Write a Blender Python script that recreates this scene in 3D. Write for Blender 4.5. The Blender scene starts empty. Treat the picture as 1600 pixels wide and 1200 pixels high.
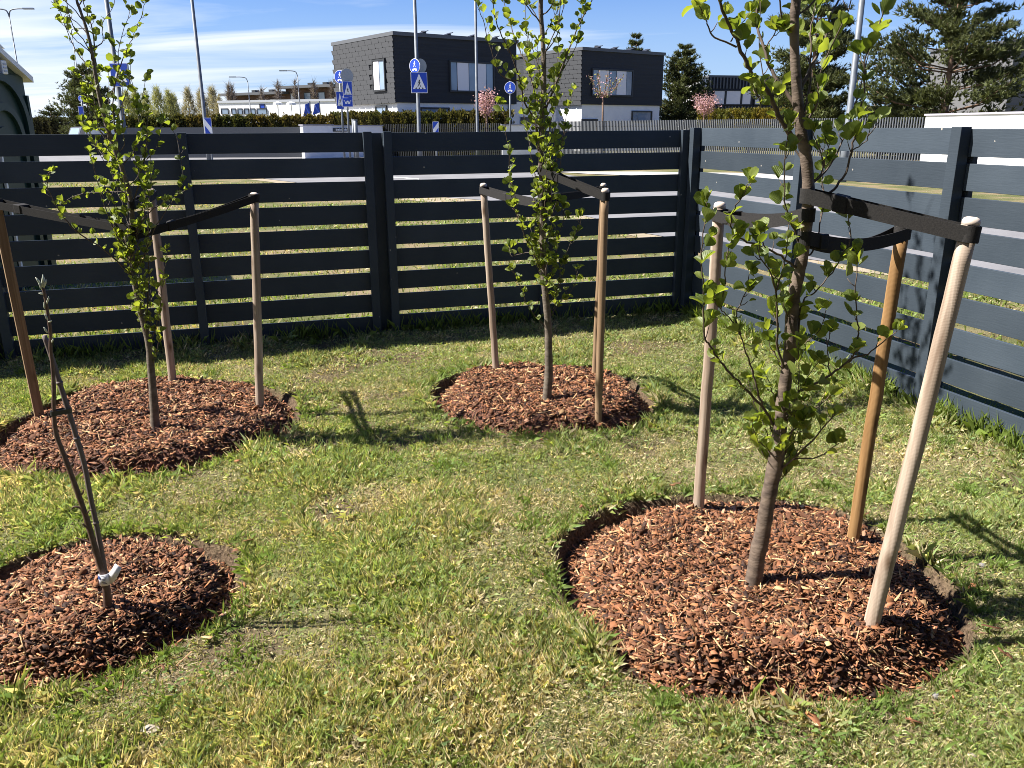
import bpy, math, random
import numpy as np
from mathutils import Vector, Matrix

random.seed(11)
rng = np.random.default_rng(11)
SC = bpy.context.scene
COL = SC.collection

# ------------------------------------------------------------------ camera
F = 1295.0; HZ = 200.0; CAMZ = 1.68           # focal length in px of the 1600 px frame, horizon row, eye height
TH = math.atan((600 - HZ) / F)
cam = bpy.data.cameras.new('camera')
cam.sensor_fit = 'HORIZONTAL'; cam.sensor_width = 36.0; cam.lens = F / 1600 * 36
cam.clip_start = 0.05; cam.clip_end = 6000
camo = bpy.data.objects.new('camera', cam); COL.objects.link(camo)
ROLL = 0.0045                                 # the horizon drops slightly to the left
camo.matrix_world = Matrix.Translation((0, 0, CAMZ)) @ Matrix.Rotation(math.pi / 2 - TH, 4, 'X') @ Matrix.Rotation(-ROLL, 4, 'Z')
SC.camera = camo

# ------------------------------------------------------------------ sky and sun
SUN_EL = math.radians(48.8)
sun_h = Vector((-1.0, -0.025, 0)).normalized()
to_sun = Vector((sun_h.x * math.cos(SUN_EL), sun_h.y * math.cos(SUN_EL), math.sin(SUN_EL)))
w = bpy.data.worlds.new('World'); SC.world = w; w.use_nodes = True
nt = w.node_tree; N = nt.nodes; L = nt.links
N.clear()
out = N.new('ShaderNodeOutputWorld'); bg = N.new('ShaderNodeBackground')
sky = N.new('ShaderNodeTexSky'); sky.sky_type = 'NISHITA'; sky.sun_disc = False
sky.sun_elevation = SUN_EL; sky.sun_rotation = math.atan2(sun_h.x, sun_h.y)
sky.air_density = 1.0; sky.dust_density = 0.25; sky.ozone_density = 2.5; sky.altitude = 50
tc = N.new('ShaderNodeTexCoord'); sep = N.new('ShaderNodeSeparateXYZ')
L.new(tc.outputs['Generated'], sep.inputs[0])
def wmath(op, a, b=None):
    n = N.new('ShaderNodeMath'); n.operation = op
    for i, s in enumerate((a, b)):
        if s is None: continue
        if isinstance(s, (int, float)): n.inputs[i].default_value = s
        else: L.new(s, n.inputs[i])
    return n.outputs[0]
zc = wmath('MAXIMUM', sep.outputs[2], 0.0)
zz = wmath('ADD', zc, 0.10)
px_ = wmath('DIVIDE', sep.outputs[0], zz); py_ = wmath('DIVIDE', sep.outputs[1], zz)
cmb = N.new('ShaderNodeCombineXYZ'); L.new(px_, cmb.inputs[0]); L.new(py_, cmb.inputs[1])
mp = N.new('ShaderNodeMapping'); L.new(cmb.outputs[0], mp.inputs[0])
mp.inputs['Rotation'].default_value = (0, 0, math.radians(-24)); mp.inputs['Scale'].default_value = (0.26, 0.85, 1)
mp.inputs['Location'].default_value = (3.1, 0.4, 0)
nz = N.new('ShaderNodeTexNoise'); nz.inputs['Scale'].default_value = 1.5; nz.inputs['Detail'].default_value = 7
nz.inputs['Roughness'].default_value = 0.55; nz.inputs['Distortion'].default_value = 0.8
L.new(mp.outputs[0], nz.inputs['Vector'])
# broad cover: thin cirrus mostly towards the sun's side of the sky, low down
cov = N.new('ShaderNodeTexNoise'); cov.inputs['Scale'].default_value = 0.35; cov.inputs['Detail'].default_value = 1
L.new(cmb.outputs[0], cov.inputs['Vector'])
side = wmath('MULTIPLY', sep.outputs[0], -0.46)
low = wmath('MULTIPLY', zc, -0.42)
s1 = wmath('ADD', nz.outputs['Fac'], side); s1 = wmath('ADD', s1, low)
s1 = wmath('ADD', s1, wmath('MULTIPLY', wmath('SUBTRACT', cov.outputs['Fac'], 0.5), 0.25))
rp = N.new('ShaderNodeValToRGB'); L.new(s1, rp.inputs[0])
rp.color_ramp.elements[0].position = 0.45; rp.color_ramp.elements[0].color = (0, 0, 0, 1)
rp.color_ramp.elements[1].position = 0.82; rp.color_ramp.elements[1].color = (0.92, 0.92, 0.92, 1)
mx = N.new('ShaderNodeMix'); mx.data_type = 'RGBA'
tint = N.new('ShaderNodeMix'); tint.data_type = 'RGBA'; tint.blend_type = 'MULTIPLY'; tint.inputs[0].default_value = 1.0
L.new(sky.outputs[0], tint.inputs[6]); tint.inputs[7].default_value = (0.42, 0.63, 1.08, 1)
# pale milky air low over the horizon, all the way round
hz = N.new('ShaderNodeMapRange'); hz.inputs[1].default_value = 0.0; hz.inputs[2].default_value = 0.20; hz.inputs[3].default_value = 0.85; hz.inputs[4].default_value = 0.0
hz.interpolation_type = 'SMOOTHSTEP'; L.new(zc, hz.inputs[0])
hm = N.new('ShaderNodeMix'); hm.data_type = 'RGBA'; L.new(hz.outputs[0], hm.inputs[0]); L.new(tint.outputs[2], hm.inputs[6]); hm.inputs[7].default_value = (3.7, 5.1, 7.1, 1)
L.new(rp.outputs[0], mx.inputs[0]); L.new(hm.outputs[2], mx.inputs[6]); mx.inputs[7].default_value = (7.6, 8.0, 8.5, 1)
L.new(mx.outputs[2], bg.inputs[0]); bg.inputs[1].default_value = 0.05
L.new(bg.outputs[0], out.inputs[0])

sl = bpy.data.lights.new('sun', 'SUN'); sl.energy = 5.0; sl.angle = math.radians(0.53); sl.color = (1.0, 0.955, 0.88)
so = bpy.data.objects.new('sun', sl); COL.objects.link(so)
so.rotation_euler = to_sun.to_track_quat('Z', 'Y').to_euler(); so.location = (-30, 0, 40)
SC.view_settings.view_transform = 'Standard'; SC.view_settings.look = 'None'
SC.view_settings.exposure = 1.5; SC.view_settings.gamma = 1.0; SC.view_settings.use_curve_mapping = False
SC.render.engine = 'CYCLES'
SC.cycles.use_denoising = True
SC.cycles.max_bounces = 8; SC.cycles.transparent_max_bounces = 8
SC.cycles.use_adaptive_sampling = False
SC.cycles.pixel_filter_type = 'BLACKMAN_HARRIS'; SC.cycles.filter_width = 0.9
SC.cycles.sample_clamp_indirect = 6.0

# ------------------------------------------------------------------ pixel helpers
cT, sT = math.cos(TH), math.sin(TH)
def ray(u, v):
    x = (u - 800 - (v - 600) * ROLL) / F; y = (600 - v - (u - 800) * ROLL) / F
    return Vector((x, cT + y * sT, -sT + y * cT))
def G(u, v, z=0.0):                      # point of the picture that lies at height z
    r = ray(u, v); t = (z - CAMZ) / r.z
    return Vector((r.x * t, r.y * t, z))
def P(u, v, Y):                          # point of the picture at forward distance Y
    r = ray(u, v); t = Y / r.y
    return Vector((r.x * t, Y, CAMZ + r.z * t))
def hit(u, v, A, d):                     # picture point on the vertical plane through A along d -> (s, z)
    r = ray(u, v); det = r.x * (-d[1]) - r.y * (-d[0])
    t = (A[0] * (-d[1]) - A[1] * (-d[0])) / det
    px, py = r.x * t, r.y * t
    return ((px - A[0]) * d[0] + (py - A[1]) * d[1], CAMZ + r.z * t)

# ------------------------------------------------------------------ scene helpers
def tag(o, label, cat, group=None, kind=None):
    if label: o['label'] = label
    if cat: o['category'] = cat
    if group: o['group'] = group
    if kind: o['kind'] = kind
    return o
def thing(name, loc, label, cat, group=None, kind=None):
    o = bpy.data.objects.new(name, None); o.empty_display_size = 0.1
    COL.objects.link(o); o.location = loc
    return tag(o, label, cat, group, kind)
def wloc(o):
    p = Vector(o.location)
    while o.parent: o = o.parent; p = p + o.location
    return p
class MB:
    def __init__(s): s.v = []; s.f = []
    def add(s, vs, fs):
        b = len(s.v); s.v.extend([tuple(p) for p in vs]); s.f.extend([tuple(i + b for i in f) for f in fs]); return s
    def box(s, c, h, X=(1, 0, 0), Y=(0, 1, 0), Z=(0, 0, 1)):
        c = Vector(c); X = Vector(X) * h[0]; Y = Vector(Y) * h[1]; Z = Vector(Z) * h[2]
        vs = [c + X * a + Y * b + Z * d for d in (-1, 1) for b in (-1, 1) for a in (-1, 1)]
        return s.add(vs, [(0, 2, 3, 1), (4, 5, 7, 6), (0, 1, 5, 4), (2, 6, 7, 3), (0, 4, 6, 2), (1, 3, 7, 5)])
    def tube(s, pts, rad, n=8, cap=True, jit=0.0):
        pts = [Vector(p) for p in pts]; m = len(pts)
        if not hasattr(rad, '__len__'): rad = [rad] * m
        vs = []; T0 = None; U = None
        for i, p in enumerate(pts):
            T = (pts[min(i + 1, m - 1)] - pts[max(i - 1, 0)])
            if T.length < 1e-9: T = Vector((0, 0, 1))
            T.normalize()
            if U is None:
                U = T.orthogonal().normalized()
            else:
                U = (U - T * U.dot(T)); U = U.normalized() if U.length > 1e-6 else T.orthogonal().normalized()
            V = T.cross(U)
            for k in range(n):
                a = 2 * math.pi * k / n; r = rad[i] * (1 + random.uniform(-jit, jit))
                vs.append(p + U * (math.cos(a) * r) + V * (math.sin(a) * r))
        fs = [(i * n + k, i * n + (k + 1) % n, (i + 1) * n + (k + 1) % n, (i + 1) * n + k) for i in range(m - 1) for k in range(n)]
        if cap: fs += [tuple(range(n))[::-1], tuple((m - 1) * n + k for k in range(n))]
        return s.add(vs, fs)
    def prism(s, poly, d):                # planar polygon (3D points) extruded by vector d
        poly = [Vector(p) for p in poly]; d = Vector(d); n = len(poly)
        vs = poly + [p + d for p in poly]
        fs = [tuple(range(n))[::-1], tuple(range(n, 2 * n))] + [(i, (i + 1) % n, n + (i + 1) % n, n + i) for i in range(n)]
        return s.add(vs, fs)
    def build(s, name, mat, parent=None, smooth=False, origin=None, bevel=0):
        o0 = wloc(parent) if parent else Vector(origin if origin else (0, 0, 0))
        me = bpy.data.meshes.new(name)
        me.from_pydata([(p[0] - o0.x, p[1] - o0.y, p[2] - o0.z) for p in s.v], [], s.f)
        me.materials.append(mat)
        if smooth: me.polygons.foreach_set('use_smooth', [True] * len(me.polygons))
        me.update()
        o = bpy.data.objects.new(name, me); COL.objects.link(o)
        if parent: o.parent = parent
        else: o.location = o0
        if bevel:
            b = o.modifiers.new('bevel', 'BEVEL'); b.width = bevel; b.segments = 2; b.limit_method = 'ANGLE'
        return o
def fastmesh(name, V, T, mat, parent=None, col=None, vec=None, origin=None, smooth=False):
    o0 = np.array(wloc(parent)) if parent else np.array(origin if origin is not None else (0, 0, 0), float)
    me = bpy.data.meshes.new(name)
    V = np.asarray(V, np.float32) - o0.astype(np.float32); T = np.asarray(T, np.int32)
    me.vertices.add(len(V)); me.vertices.foreach_set('co', V.ravel())
    me.loops.add(T.size); me.loops.foreach_set('vertex_index', T.ravel())
    k = T.shape[1]
    me.polygons.add(len(T)); me.polygons.foreach_set('loop_start', np.arange(0, T.size, k, dtype=np.int32))
    me.polygons.foreach_set('loop_total', np.full(len(T), k, np.int32))
    if smooth: me.polygons.foreach_set('use_smooth', np.ones(len(T), bool))
    me.update(calc_edges=True)
    if col is not None:
        a = me.attributes.new('col', 'FLOAT_COLOR', 'POINT')
        a.data.foreach_set('color', np.concatenate([col, np.ones((len(V), 1))], 1).astype(np.float32).ravel())
    if vec is not None:
        a = me.attributes.new('luv', 'FLOAT_VECTOR', 'POINT'); a.data.foreach_set('vector', np.asarray(vec, np.float32).ravel())
    me.materials.append(mat)
    o = bpy.data.objects.new(name, me); COL.objects.link(o)
    if parent: o.parent = parent
    else: o.location = tuple(o0)
    return o

# value noise for numpy
_tabs = {}
def vnoise(x, y, s, seed=0):
    if seed not in _tabs: _tabs[seed] = np.random.RandomState(seed).rand(128, 128)
    T = _tabs[seed]; x = np.asarray(x, float) * s + 1000; y = np.asarray(y, float) * s + 1000
    xi = np.floor(x).astype(int); yi = np.floor(y).astype(int); fx = x - xi; fy = y - yi
    fx = fx * fx * (3 - 2 * fx); fy = fy * fy * (3 - 2 * fy)
    g = lambda a, b: T[a % 128, b % 128]
    return (g(xi, yi) * (1 - fx) + g(xi + 1, yi) * fx) * (1 - fy) + (g(xi, yi + 1) * (1 - fx) + g(xi + 1, yi + 1) * fx) * fy
def fbm(x, y, s, seed=0, o=3):
    r = 0; a = 1; t = 0
    for i in range(o): r = r + a * vnoise(x, y, s * 2 ** i, seed + i); t += a; a *= 0.5
    return r / t
def sstep(a, b, x):
    t = np.clip((np.asarray(x, float) - a) / (b - a), 0, 1); return t * t * (3 - 2 * t)

# ------------------------------------------------------------------ materials
def newmat(name):
    m = bpy.data.materials.new(name); m.use_nodes = True
    return m, m.node_tree.nodes, m.node_tree.links, m.node_tree.nodes['Principled BSDF']
def pmat(name, c1, c2=None, scale=8.0, rough=0.6, bump=0.0, bscale=None, stretch=(1, 1, 1), metal=0.0, spec=0.5, detail=5, lo=0.35, hi=0.65, bdist=0.01):
    m, N, L, B = newmat(name)
    B.inputs['Roughness'].default_value = rough; B.inputs['Metallic'].default_value = metal
    B.inputs['Specular IOR Level'].default_value = spec
    B.inputs['Base Color'].default_value = (*c1, 1)
    if c2 is not None or bump:
        tc = N.new('ShaderNodeTexCoord'); mp = N.new('ShaderNodeMapping'); mp.inputs['Scale'].default_value = stretch
        L.new(tc.outputs['Object'], mp.inputs[0])
    if c2 is not None:
        nz = N.new('ShaderNodeTexNoise'); nz.inputs['Scale'].default_value = scale; nz.inputs['Detail'].default_value = detail
        L.new(mp.outputs[0], nz.inputs['Vector'])
        r = N.new('ShaderNodeValToRGB'); L.new(nz.outputs['Fac'], r.inputs[0])
        r.color_ramp.elements[0].position = lo; r.color_ramp.elements[0].color = (*c1, 1)
        r.color_ramp.elements[1].position = hi; r.color_ramp.elements[1].color = (*c2, 1)
        L.new(r.outputs[0], B.inputs['Base Color'])
    if bump:
        nb = N.new('ShaderNodeTexNoise'); nb.inputs['Scale'].default_value = bscale or scale; nb.inputs['Detail'].default_value = 4
        L.new(mp.outputs[0], nb.inputs['Vector'])
        bp = N.new('ShaderNodeBump'); bp.inputs['Strength'].default_value = bump; bp.inputs['Distance'].default_value = bdist
        L.new(nb.outputs['Fac'], bp.inputs['Height']); L.new(bp.outputs[0], B.inputs['Normal'])
    return m
def colmat(name, rough=0.7, trans=0.0, tint=(1, 1, 1), spec=0.3):
    m, N, L, B = newmat(name)
    a = N.new('ShaderNodeAttribute'); a.attribute_name = 'col'
    L.new(a.outputs['Color'], B.inputs['Base Color']); B.inputs['Roughness'].default_value = rough
    B.inputs['Specular IOR Level'].default_value = spec
    if trans:
        t = N.new('ShaderNodeBsdfTranslucent'); mixc = N.new('ShaderNodeMix'); mixc.data_type = 'RGBA'; mixc.blend_type = 'MULTIPLY'
        mixc.inputs[0].default_value = 1; L.new(a.outputs['Color'], mixc.inputs[6]); mixc.inputs[7].default_value = (*tint, 1)
        L.new(mixc.outputs[2], t.inputs[0])
        ms = N.new('ShaderNodeMixShader'); ms.inputs[0].default_value = trans
        L.new(B.outputs[0], ms.inputs[1]); L.new(t.outputs[0], ms.inputs[2])
        L.new(ms.outputs[0], N['Material Output'].inputs[0])
    return m

# ------------------------------------------------------------------ planting beds (outlines traced on the ground)
BED_PX = {
 'front': [(872,880),(885,842),(930,808),(1000,787),(1090,779),(1200,782),(1310,797),(1400,842),(1465,892),(1508,955),(1520,1005),(1485,1050),(1400,1080),(1285,1097),(1180,1100),(1100,1092),(1030,1075),(975,1046),(930,1000),(895,950),(874,910)],
 'left': [(-40,712),(-20,690),(0,672),(60,640),(120,613),(200,598),(290,592),(360,597),(430,608),(470,636),(464,662),(420,690),(370,710),(300,733),(200,748),(120,752),(50,748),(-10,735)],
 'back': [(676,606),(692,592),(740,579),(800,573),(880,575),(950,583),(1000,602),(1022,630),(1014,655),(980,670),(900,680),(830,682),(770,675),(712,660),(684,635)],
 'sapling': [(-110,985),(-60,925),(0,889),(60,862),(140,843),(220,835),(300,840),(355,858),(380,898),(370,932),(330,975),(270,1010),(200,1045),(120,1070),(40,1083),(-40,1085),(-95,1050)],
}
class Bed:
    def __init__(s, key, hm, seed):
        pts = [G(u, v) for u, v in BED_PX[key]]
        s.c = sum(pts, Vector()) / len(pts); s.hm = hm; s.seed = seed
        a = np.array([math.atan2(p.y - s.c.y, p.x - s.c.x) for p in pts]); r = np.array([(p - s.c).length for p in pts])
        o = np.argsort(a); s.a = a[o]; s.r = r[o]
    def R(s, ang):
        ang = np.asarray(ang)
        r = np.interp(ang, np.concatenate([s.a - 2 * np.pi, s.a, s.a + 2 * np.pi]), np.tile(s.r, 3))
        return r + 0.022 * (fbm(np.cos(ang) * 3, np.sin(ang) * 3, 2.2, s.seed) - 0.5) * 2
    def d(s, x, y):                       # distance inside the cut edge
        dx = x - s.c.x; dy = y - s.c.y
        return s.R(np.arctan2(dy, dx)) - np.hypot(dx, dy)
    def mound(s, x, y):
        d = s.d(x, y)
        dx = x - s.c.x; dy = y - s.c.y; an = np.arctan2(dy, dx)
        far = 0.5 + 0.5 * np.cos(an - 2.35)            # wider open trench towards the back left
        tr = 0.015 + 0.06 * far
        z = -0.075 + (0.075 + s.hm * 0.75) * sstep(tr, tr + 0.17, d) + s.hm * 0.25 * sstep(0.15, 0.6, d)
        z = z + 0.07 * (fbm(x, y, 4.0, s.seed + 9) - 0.5) * sstep(0.08, 0.25, d)
        return z
BEDS = {'front': Bed('front', 0.095, 3), 'left': Bed('left', 0.085, 5), 'back': Bed('back', 0.10, 7), 'sapling': Bed('sapling', 0.085, 8)}

# fence lines
FB0 = Vector((-1.05, 6.78, 0)); FBD = Vector((0.955, 0.297, 0)).normalized()
COR = FB0 + FBD * 2.79
FRD = Vector((0.297, -0.955, 0)).normalized()
FBN = Vector((FBD.y, -FBD.x, 0)); FRN = Vector((FRD.y, -FRD.x, 0))      # towards the lawn
def fence_dist(x, y):                     # distance on the lawn side from the nearer fence line
    a = (x - FB0.x) * FBN.x + (y - FB0.y) * FBN.y
    b = (x - COR.x) * FRN.x + (y - COR.y) * FRN.y
    return a, b
def height(x, y):
    x = np.asarray(x, float); y = np.asarray(y, float)
    a, b = fence_dist(x, y)
    near = np.exp(-(x * x + (y - 4) ** 2) / 60)
    z = 0.03 * (fbm(x, y, 1.1, 21) - 0.5) * near + 0.012 * (vnoise(x, y, 7, 31) - 0.5) * near
    z = z + 0.05 * np.exp(-(np.minimum(np.abs(a), np.abs(b)) / 0.28) ** 2) * near
    for bd in BEDS.values():
        z = z - 0.085 * sstep(-0.008, 0.022, bd.d(x, y))
    return z

# ------------------------------------------------------------------ ground sheet
def axis(fine0, fine1, step, far0, far1):
    c = list(np.arange(fine0, fine1 + 1e-6, step)); g = step; lo = []; x = fine0
    while x > far0: g *= 1.28; x -= g; lo.append(x)
    g = step; hi = []; x = c[-1]
    while x < far1: g *= 1.28; x += g; hi.append(x)
    return np.array(lo[::-1] + c + hi)
gx = axis(-3.5, 2.5, 0.02, -1500, 1500); gy = axis(1.55, 6.3, 0.02, -300, 3000)
GX, GY = np.meshgrid(gx, gy)
GZ = height(GX, GY)
nx, ny = len(gx), len(gy)
V = np.stack([GX.ravel(), GY.ravel(), GZ.ravel()], 1)
ii = (np.arange(ny - 1)[:, None] * nx + np.arange(nx - 1)[None, :]).ravel()
T = np.stack([ii, ii + 1, ii + nx + 1, ii + nx], 1)
soil = np.zeros(len(V))
for bd in BEDS.values():
    d = bd.d(V[:, 0], V[:, 1]); soil = np.maximum(soil, sstep(-0.05, 0.0, d + 0.05 * (fbm(V[:, 0], V[:, 1], 9, 55) - 0.5)))
bare = sstep(0.62, 0.74, fbm(V[:, 0], V[:, 1], 2.3, 61)) * 0.8
yard = ((V[:, 1] < 8.2)).astype(float)
gcol = np.stack([np.maximum(soil, bare * yard), fbm(V[:, 0], V[:, 1], 1.3, 77), yard], 1)
m, N_, L_, B_ = newmat('turf_soil')
at = N_.new('ShaderNodeAttribute'); at.attribute_name = 'col'
sp = N_.new('ShaderNodeSeparateColor'); L_.new(at.outputs['Color'], sp.inputs[0])
tcn = N_.new('ShaderNodeTexCoord')
n1 = N_.new('ShaderNodeTexNoise'); n1.inputs['Scale'].default_value = 1.1; n1.inputs['Detail'].default_value = 8; L_.new(tcn.outputs['Object'], n1.inputs[0])
n2 = N_.new('ShaderNodeTexNoise'); n2.inputs['Scale'].default_value = 75; n2.inputs['Detail'].default_value = 6; L_.new(tcn.outputs['Object'], n2.inputs[0])
r1 = N_.new('ShaderNodeValToRGB'); L_.new(n1.outputs['Fac'], r1.inputs[0])
e = r1.color_ramp.elements; e[0].position = 0.36; e[0].color = (0.085, 0.095, 0.034, 1); e[1].position = 0.62; e[1].color = (0.20, 0.155, 0.09, 1)
x_ = r1.color_ramp.elements.new(0.5); x_.color = (0.13, 0.125, 0.055, 1)
r2 = N_.new('ShaderNodeValToRGB'); L_.new(n2.outputs['Fac'], r2.inputs[0])
e = r2.color_ramp.elements; e[0].position = 0.3; e[0].color = (0.030, 0.020, 0.013, 1); e[1].position = 0.72; e[1].color = (0.15, 0.105, 0.068, 1)
mm = N_.new('ShaderNodeMix'); mm.data_type = 'RGBA'; L_.new(sp.outputs[0], mm.inputs[0]); L_.new(r1.outputs[0], mm.inputs[6]); L_.new(r2.outputs[0], mm.inputs[7])
L_.new(mm.outputs[2], B_.inputs['Base Color']); B_.inputs['Roughness'].default_value = 0.95; B_.inputs['Specular IOR Level'].default_value = 0.1
bp = N_.new('ShaderNodeBump'); bp.inputs['Strength'].default_value = 0.8; bp.inputs['Distance'].default_value = 0.02
L_.new(n2.outputs['Fac'], bp.inputs['Height']); L_.new(bp.outputs[0], B_.inputs['Normal'])
ground = fastmesh('ground', V, T, m, col=gcol, smooth=True)
tag(ground, 'lawn ground with patchy turf and bare soil', None, kind='structure')

# ------------------------------------------------------------------ road and pavement behind the fence
M_asph = pmat('asphalt', (0.135, 0.132, 0.136), (0.18, 0.176, 0.18), 1.2, 0.9, 0.2, 60)
M_sand = pmat('sandy_verge', (0.30, 0.24, 0.17), (0.20, 0.17, 0.10), 3, 0.95)
M_conc = pmat('concrete_paving', (0.42, 0.40, 0.37), (0.36, 0.34, 0.32), 2, 0.9)
def sheet(name, px, z, mat, label):
    pts = [G(u, v, z) for u, v in px]
    mb = MB(); mb.add(pts, [tuple(range(len(pts)))]); o = mb.build(name, mat)
    return tag(o, label, None, kind='structure')
near = [(-500,256),(0,260),(300,265),(420,280),(600,301),(830,318),(930,341),(1000,363),(1150,388),(1300,410),(1430,426),(1600,449),(2000,490)]
far = [(2000,322),(1600,317),(1400,312),(1300,304),(1100,288),(930,279),(800,262),(700,249),(590,244),(400,241),(0,240),(-500,240)]
sheet('sand_strip', [(u, v + 4 + 5 * (v > 300)) for u, v in near] + far, 0.008, M_sand, 'sandy verge along the asphalt road')
sheet('road', near + far, 0.016, M_asph, 'grey asphalt road behind the fence')
sheet('pavement', [(860,268),(1000,268),(1150,270),(1300,274),(1300,283),(1100,277),(930,272)], 0.02, M_conc, 'pale concrete pavement beside the road')
sheet('path', [(-200,235),(330,235),(470,235),(560,240),(590,243),(590,244),(400,241),(-200,240)], 0.024, M_conc, 'pale paved path beyond the road')
M_line = pmat('road_paint', (0.75, 0.75, 0.73), (0.55, 0.55, 0.53), 3, 0.8)
sheet('road_marking', [(612,276),(655,279),(655,280.3),(612,277)], 0.026, M_line, 'white painted line on the asphalt road')

# ------------------------------------------------------------------ fences
def paint_mat():
    m, N, L, B = newmat('slate_fence_paint')
    tc = N.new('ShaderNodeTexCoord'); mp = N.new('ShaderNodeMapping'); mp.inputs['Scale'].default_value = (1, 1, 1); L.new(tc.outputs['Object'], mp.inputs[0])
    n = N.new('ShaderNodeTexNoise'); n.inputs['Scale'].default_value = 3.0; n.inputs['Detail'].default_value = 6; L.new(mp.outputs[0], n.inputs[0])
    r = N.new('ShaderNodeValToRGB'); L.new(n.outputs['Fac'], r.inputs[0])
    e = r.color_ramp.elements; e[0].position = .3; e[0].color = (0.032, 0.043, 0.057, 1); e[1].position = .7; e[1].color = (0.044, 0.057, 0.073, 1)
    # bird droppings and paint chips
    v = N.new('ShaderNodeTexVoronoi'); v.inputs['Scale'].default_value = 8.0; L.new(mp.outputs[0], v.inputs[0])
    lt = N.new('ShaderNodeMath'); lt.operation = 'LESS_THAN'; lt.inputs[1].default_value = 0.062; 
    n3 = N.new('ShaderNodeTexNoise'); n3.inputs['Scale'].default_value = 90; L.new(mp.outputs[0], n3.inputs[0])
    ad = N.new('ShaderNodeMath'); ad.operation = 'MULTIPLY_ADD'; ad.inputs[1].default_value = 0.09; L.new(n3.outputs['Fac'], ad.inputs[0]); L.new(v.outputs['Distance'], ad.inputs[2])
    sb = N.new('ShaderNodeMath'); sb.operation = 'SUBTRACT'; sb.inputs[1].default_value = 0.03; L.new(ad.outputs[0], sb.inputs[0])
    L.new(sb.outputs[0], lt.inputs[0])
    gate = N.new('ShaderNodeMath'); gate.operation = 'GREATER_THAN'; gate.inputs[1].default_value = 0.45
    sc_ = N.new('ShaderNodeSeparateColor'); L.new(v.outputs['Color'], sc_.inputs[0]); L.new(sc_.outputs[0], gate.inputs[0])
    mu = N.new('ShaderNodeMath'); mu.operation = 'MULTIPLY'; L.new(lt.outputs[0], mu.inputs[0]); L.new(gate.outputs[0], mu.inputs[1])
    mx = N.new('ShaderNodeMix'); mx.data_type = 'RGBA'; L.new(mu.outputs[0], mx.inputs[0]); L.new(r.outputs[0], mx.inputs[6]); mx.inputs[7].default_value = (0.30, 0.28, 0.25, 1)
    oi = N.new('ShaderNodeObjectInfo'); hv = N.new('ShaderNodeHueSaturation'); mr = N.new('ShaderNodeMapRange'); mr.inputs[3].default_value = 0.82; mr.inputs[4].default_value = 1.16
    L.new(oi.outputs['Random'], mr.inputs[0]); L.new(mr.outputs[0], hv.inputs['Value']); L.new(mx.outputs[2], hv.inputs['Color']); L.new(hv.outputs[0], B.inputs['Base Color'])
    B.inputs['Roughness'].default_value = 0.6; B.inputs['Specular IOR Level'].default_value = 0.2
    b = N.new('ShaderNodeBump'); b.inputs['Strength'].default_value = 0.25; b.inputs['Distance'].default_value = 0.004
    n4 = N.new('ShaderNodeTexNoise'); n4.inputs['Scale'].default_value = 14; n4.inputs['Detail'].default_value = 5
    mp2 = N.new('ShaderNodeMapping'); mp2.inputs['Scale'].default_value = (1, 1, 9); L.new(tc.outputs['Object'], mp2.inputs[0]); L.new(mp2.outputs[0], n4.inputs[0])
    L.new(n4.outputs['Fac'], b.inputs['Height']); L.new(b.outputs[0], B.inputs['Normal'])
    return m
M_fence = paint_mat()
FZ = 1.650; PIT = 0.1825; BH = 0.1455
def fence(name, A, d, n, spans, battens, posts, label, FZ=FZ, bw=0.032, bdp=0.022, pw=0.030):
    root = thing(name, A, label, 'fence')
    for (t0, t1) in spans:
        for k in range(9):
            zc_ = FZ - PIT * k - BH / 2 + random.uniform(-0.003, 0.003)
            til = random.uniform(-0.0025, 0.0025)
            mb = MB(); mb.box(A + d * ((t0 + t1) / 2) + Vector((0, 0, zc_)), ((t1 - t0) / 2 - 0.004, 0.010, BH / 2), d + Vector((0, 0, til)), n)
            mb.build('board', M_fence, root, bevel=0.002)
    for t in battens:                     # narrow uprights on the lawn face
        mb = MB(); mb.box(A + d * t + n * (0.0115 + bdp) + Vector((0, 0, FZ / 2 - 0.04)), (bw, bdp, FZ / 2 + 0.048), d, n)
        mb.build('batten', M_fence, root, bevel=0.003)
    for t in posts:
        mb = MB(); mb.box(A + d * t - n * 0.030 + Vector((0, 0, FZ / 2 - 0.15)), (pw, 0.017, FZ / 2 + 0.148), d, n)
        mb.build('post', M_fence, root, bevel=0.003)
    return root
fence('back_fence', FB0, FBD, FBN, [(-5.66, -2.86), (-2.83, -0.035), (0.035, 2.74)], [-5.6, -4.25, -2.905, -2.79, -1.43, -0.082, 0.075, 1.385, 2.68], [-5.63, -2.845, 0.0, 2.75],
      'dark slate slatted fence in shade, seen behind the two farther staked trees', pw=0.075)
fence('side_fence', COR, FRD, FRN, [(0.06, 2.995), (3.005, 6.0)], [0.10, 1.62, 3.00, 4.45, 5.95], [0.06, 3.00, 5.97],
      'sunlit blue-grey slatted fence with white specks, running beside the big staked tree', FZ=1.668, bw=0.036, bdp=0.036, pw=0.05)

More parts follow.
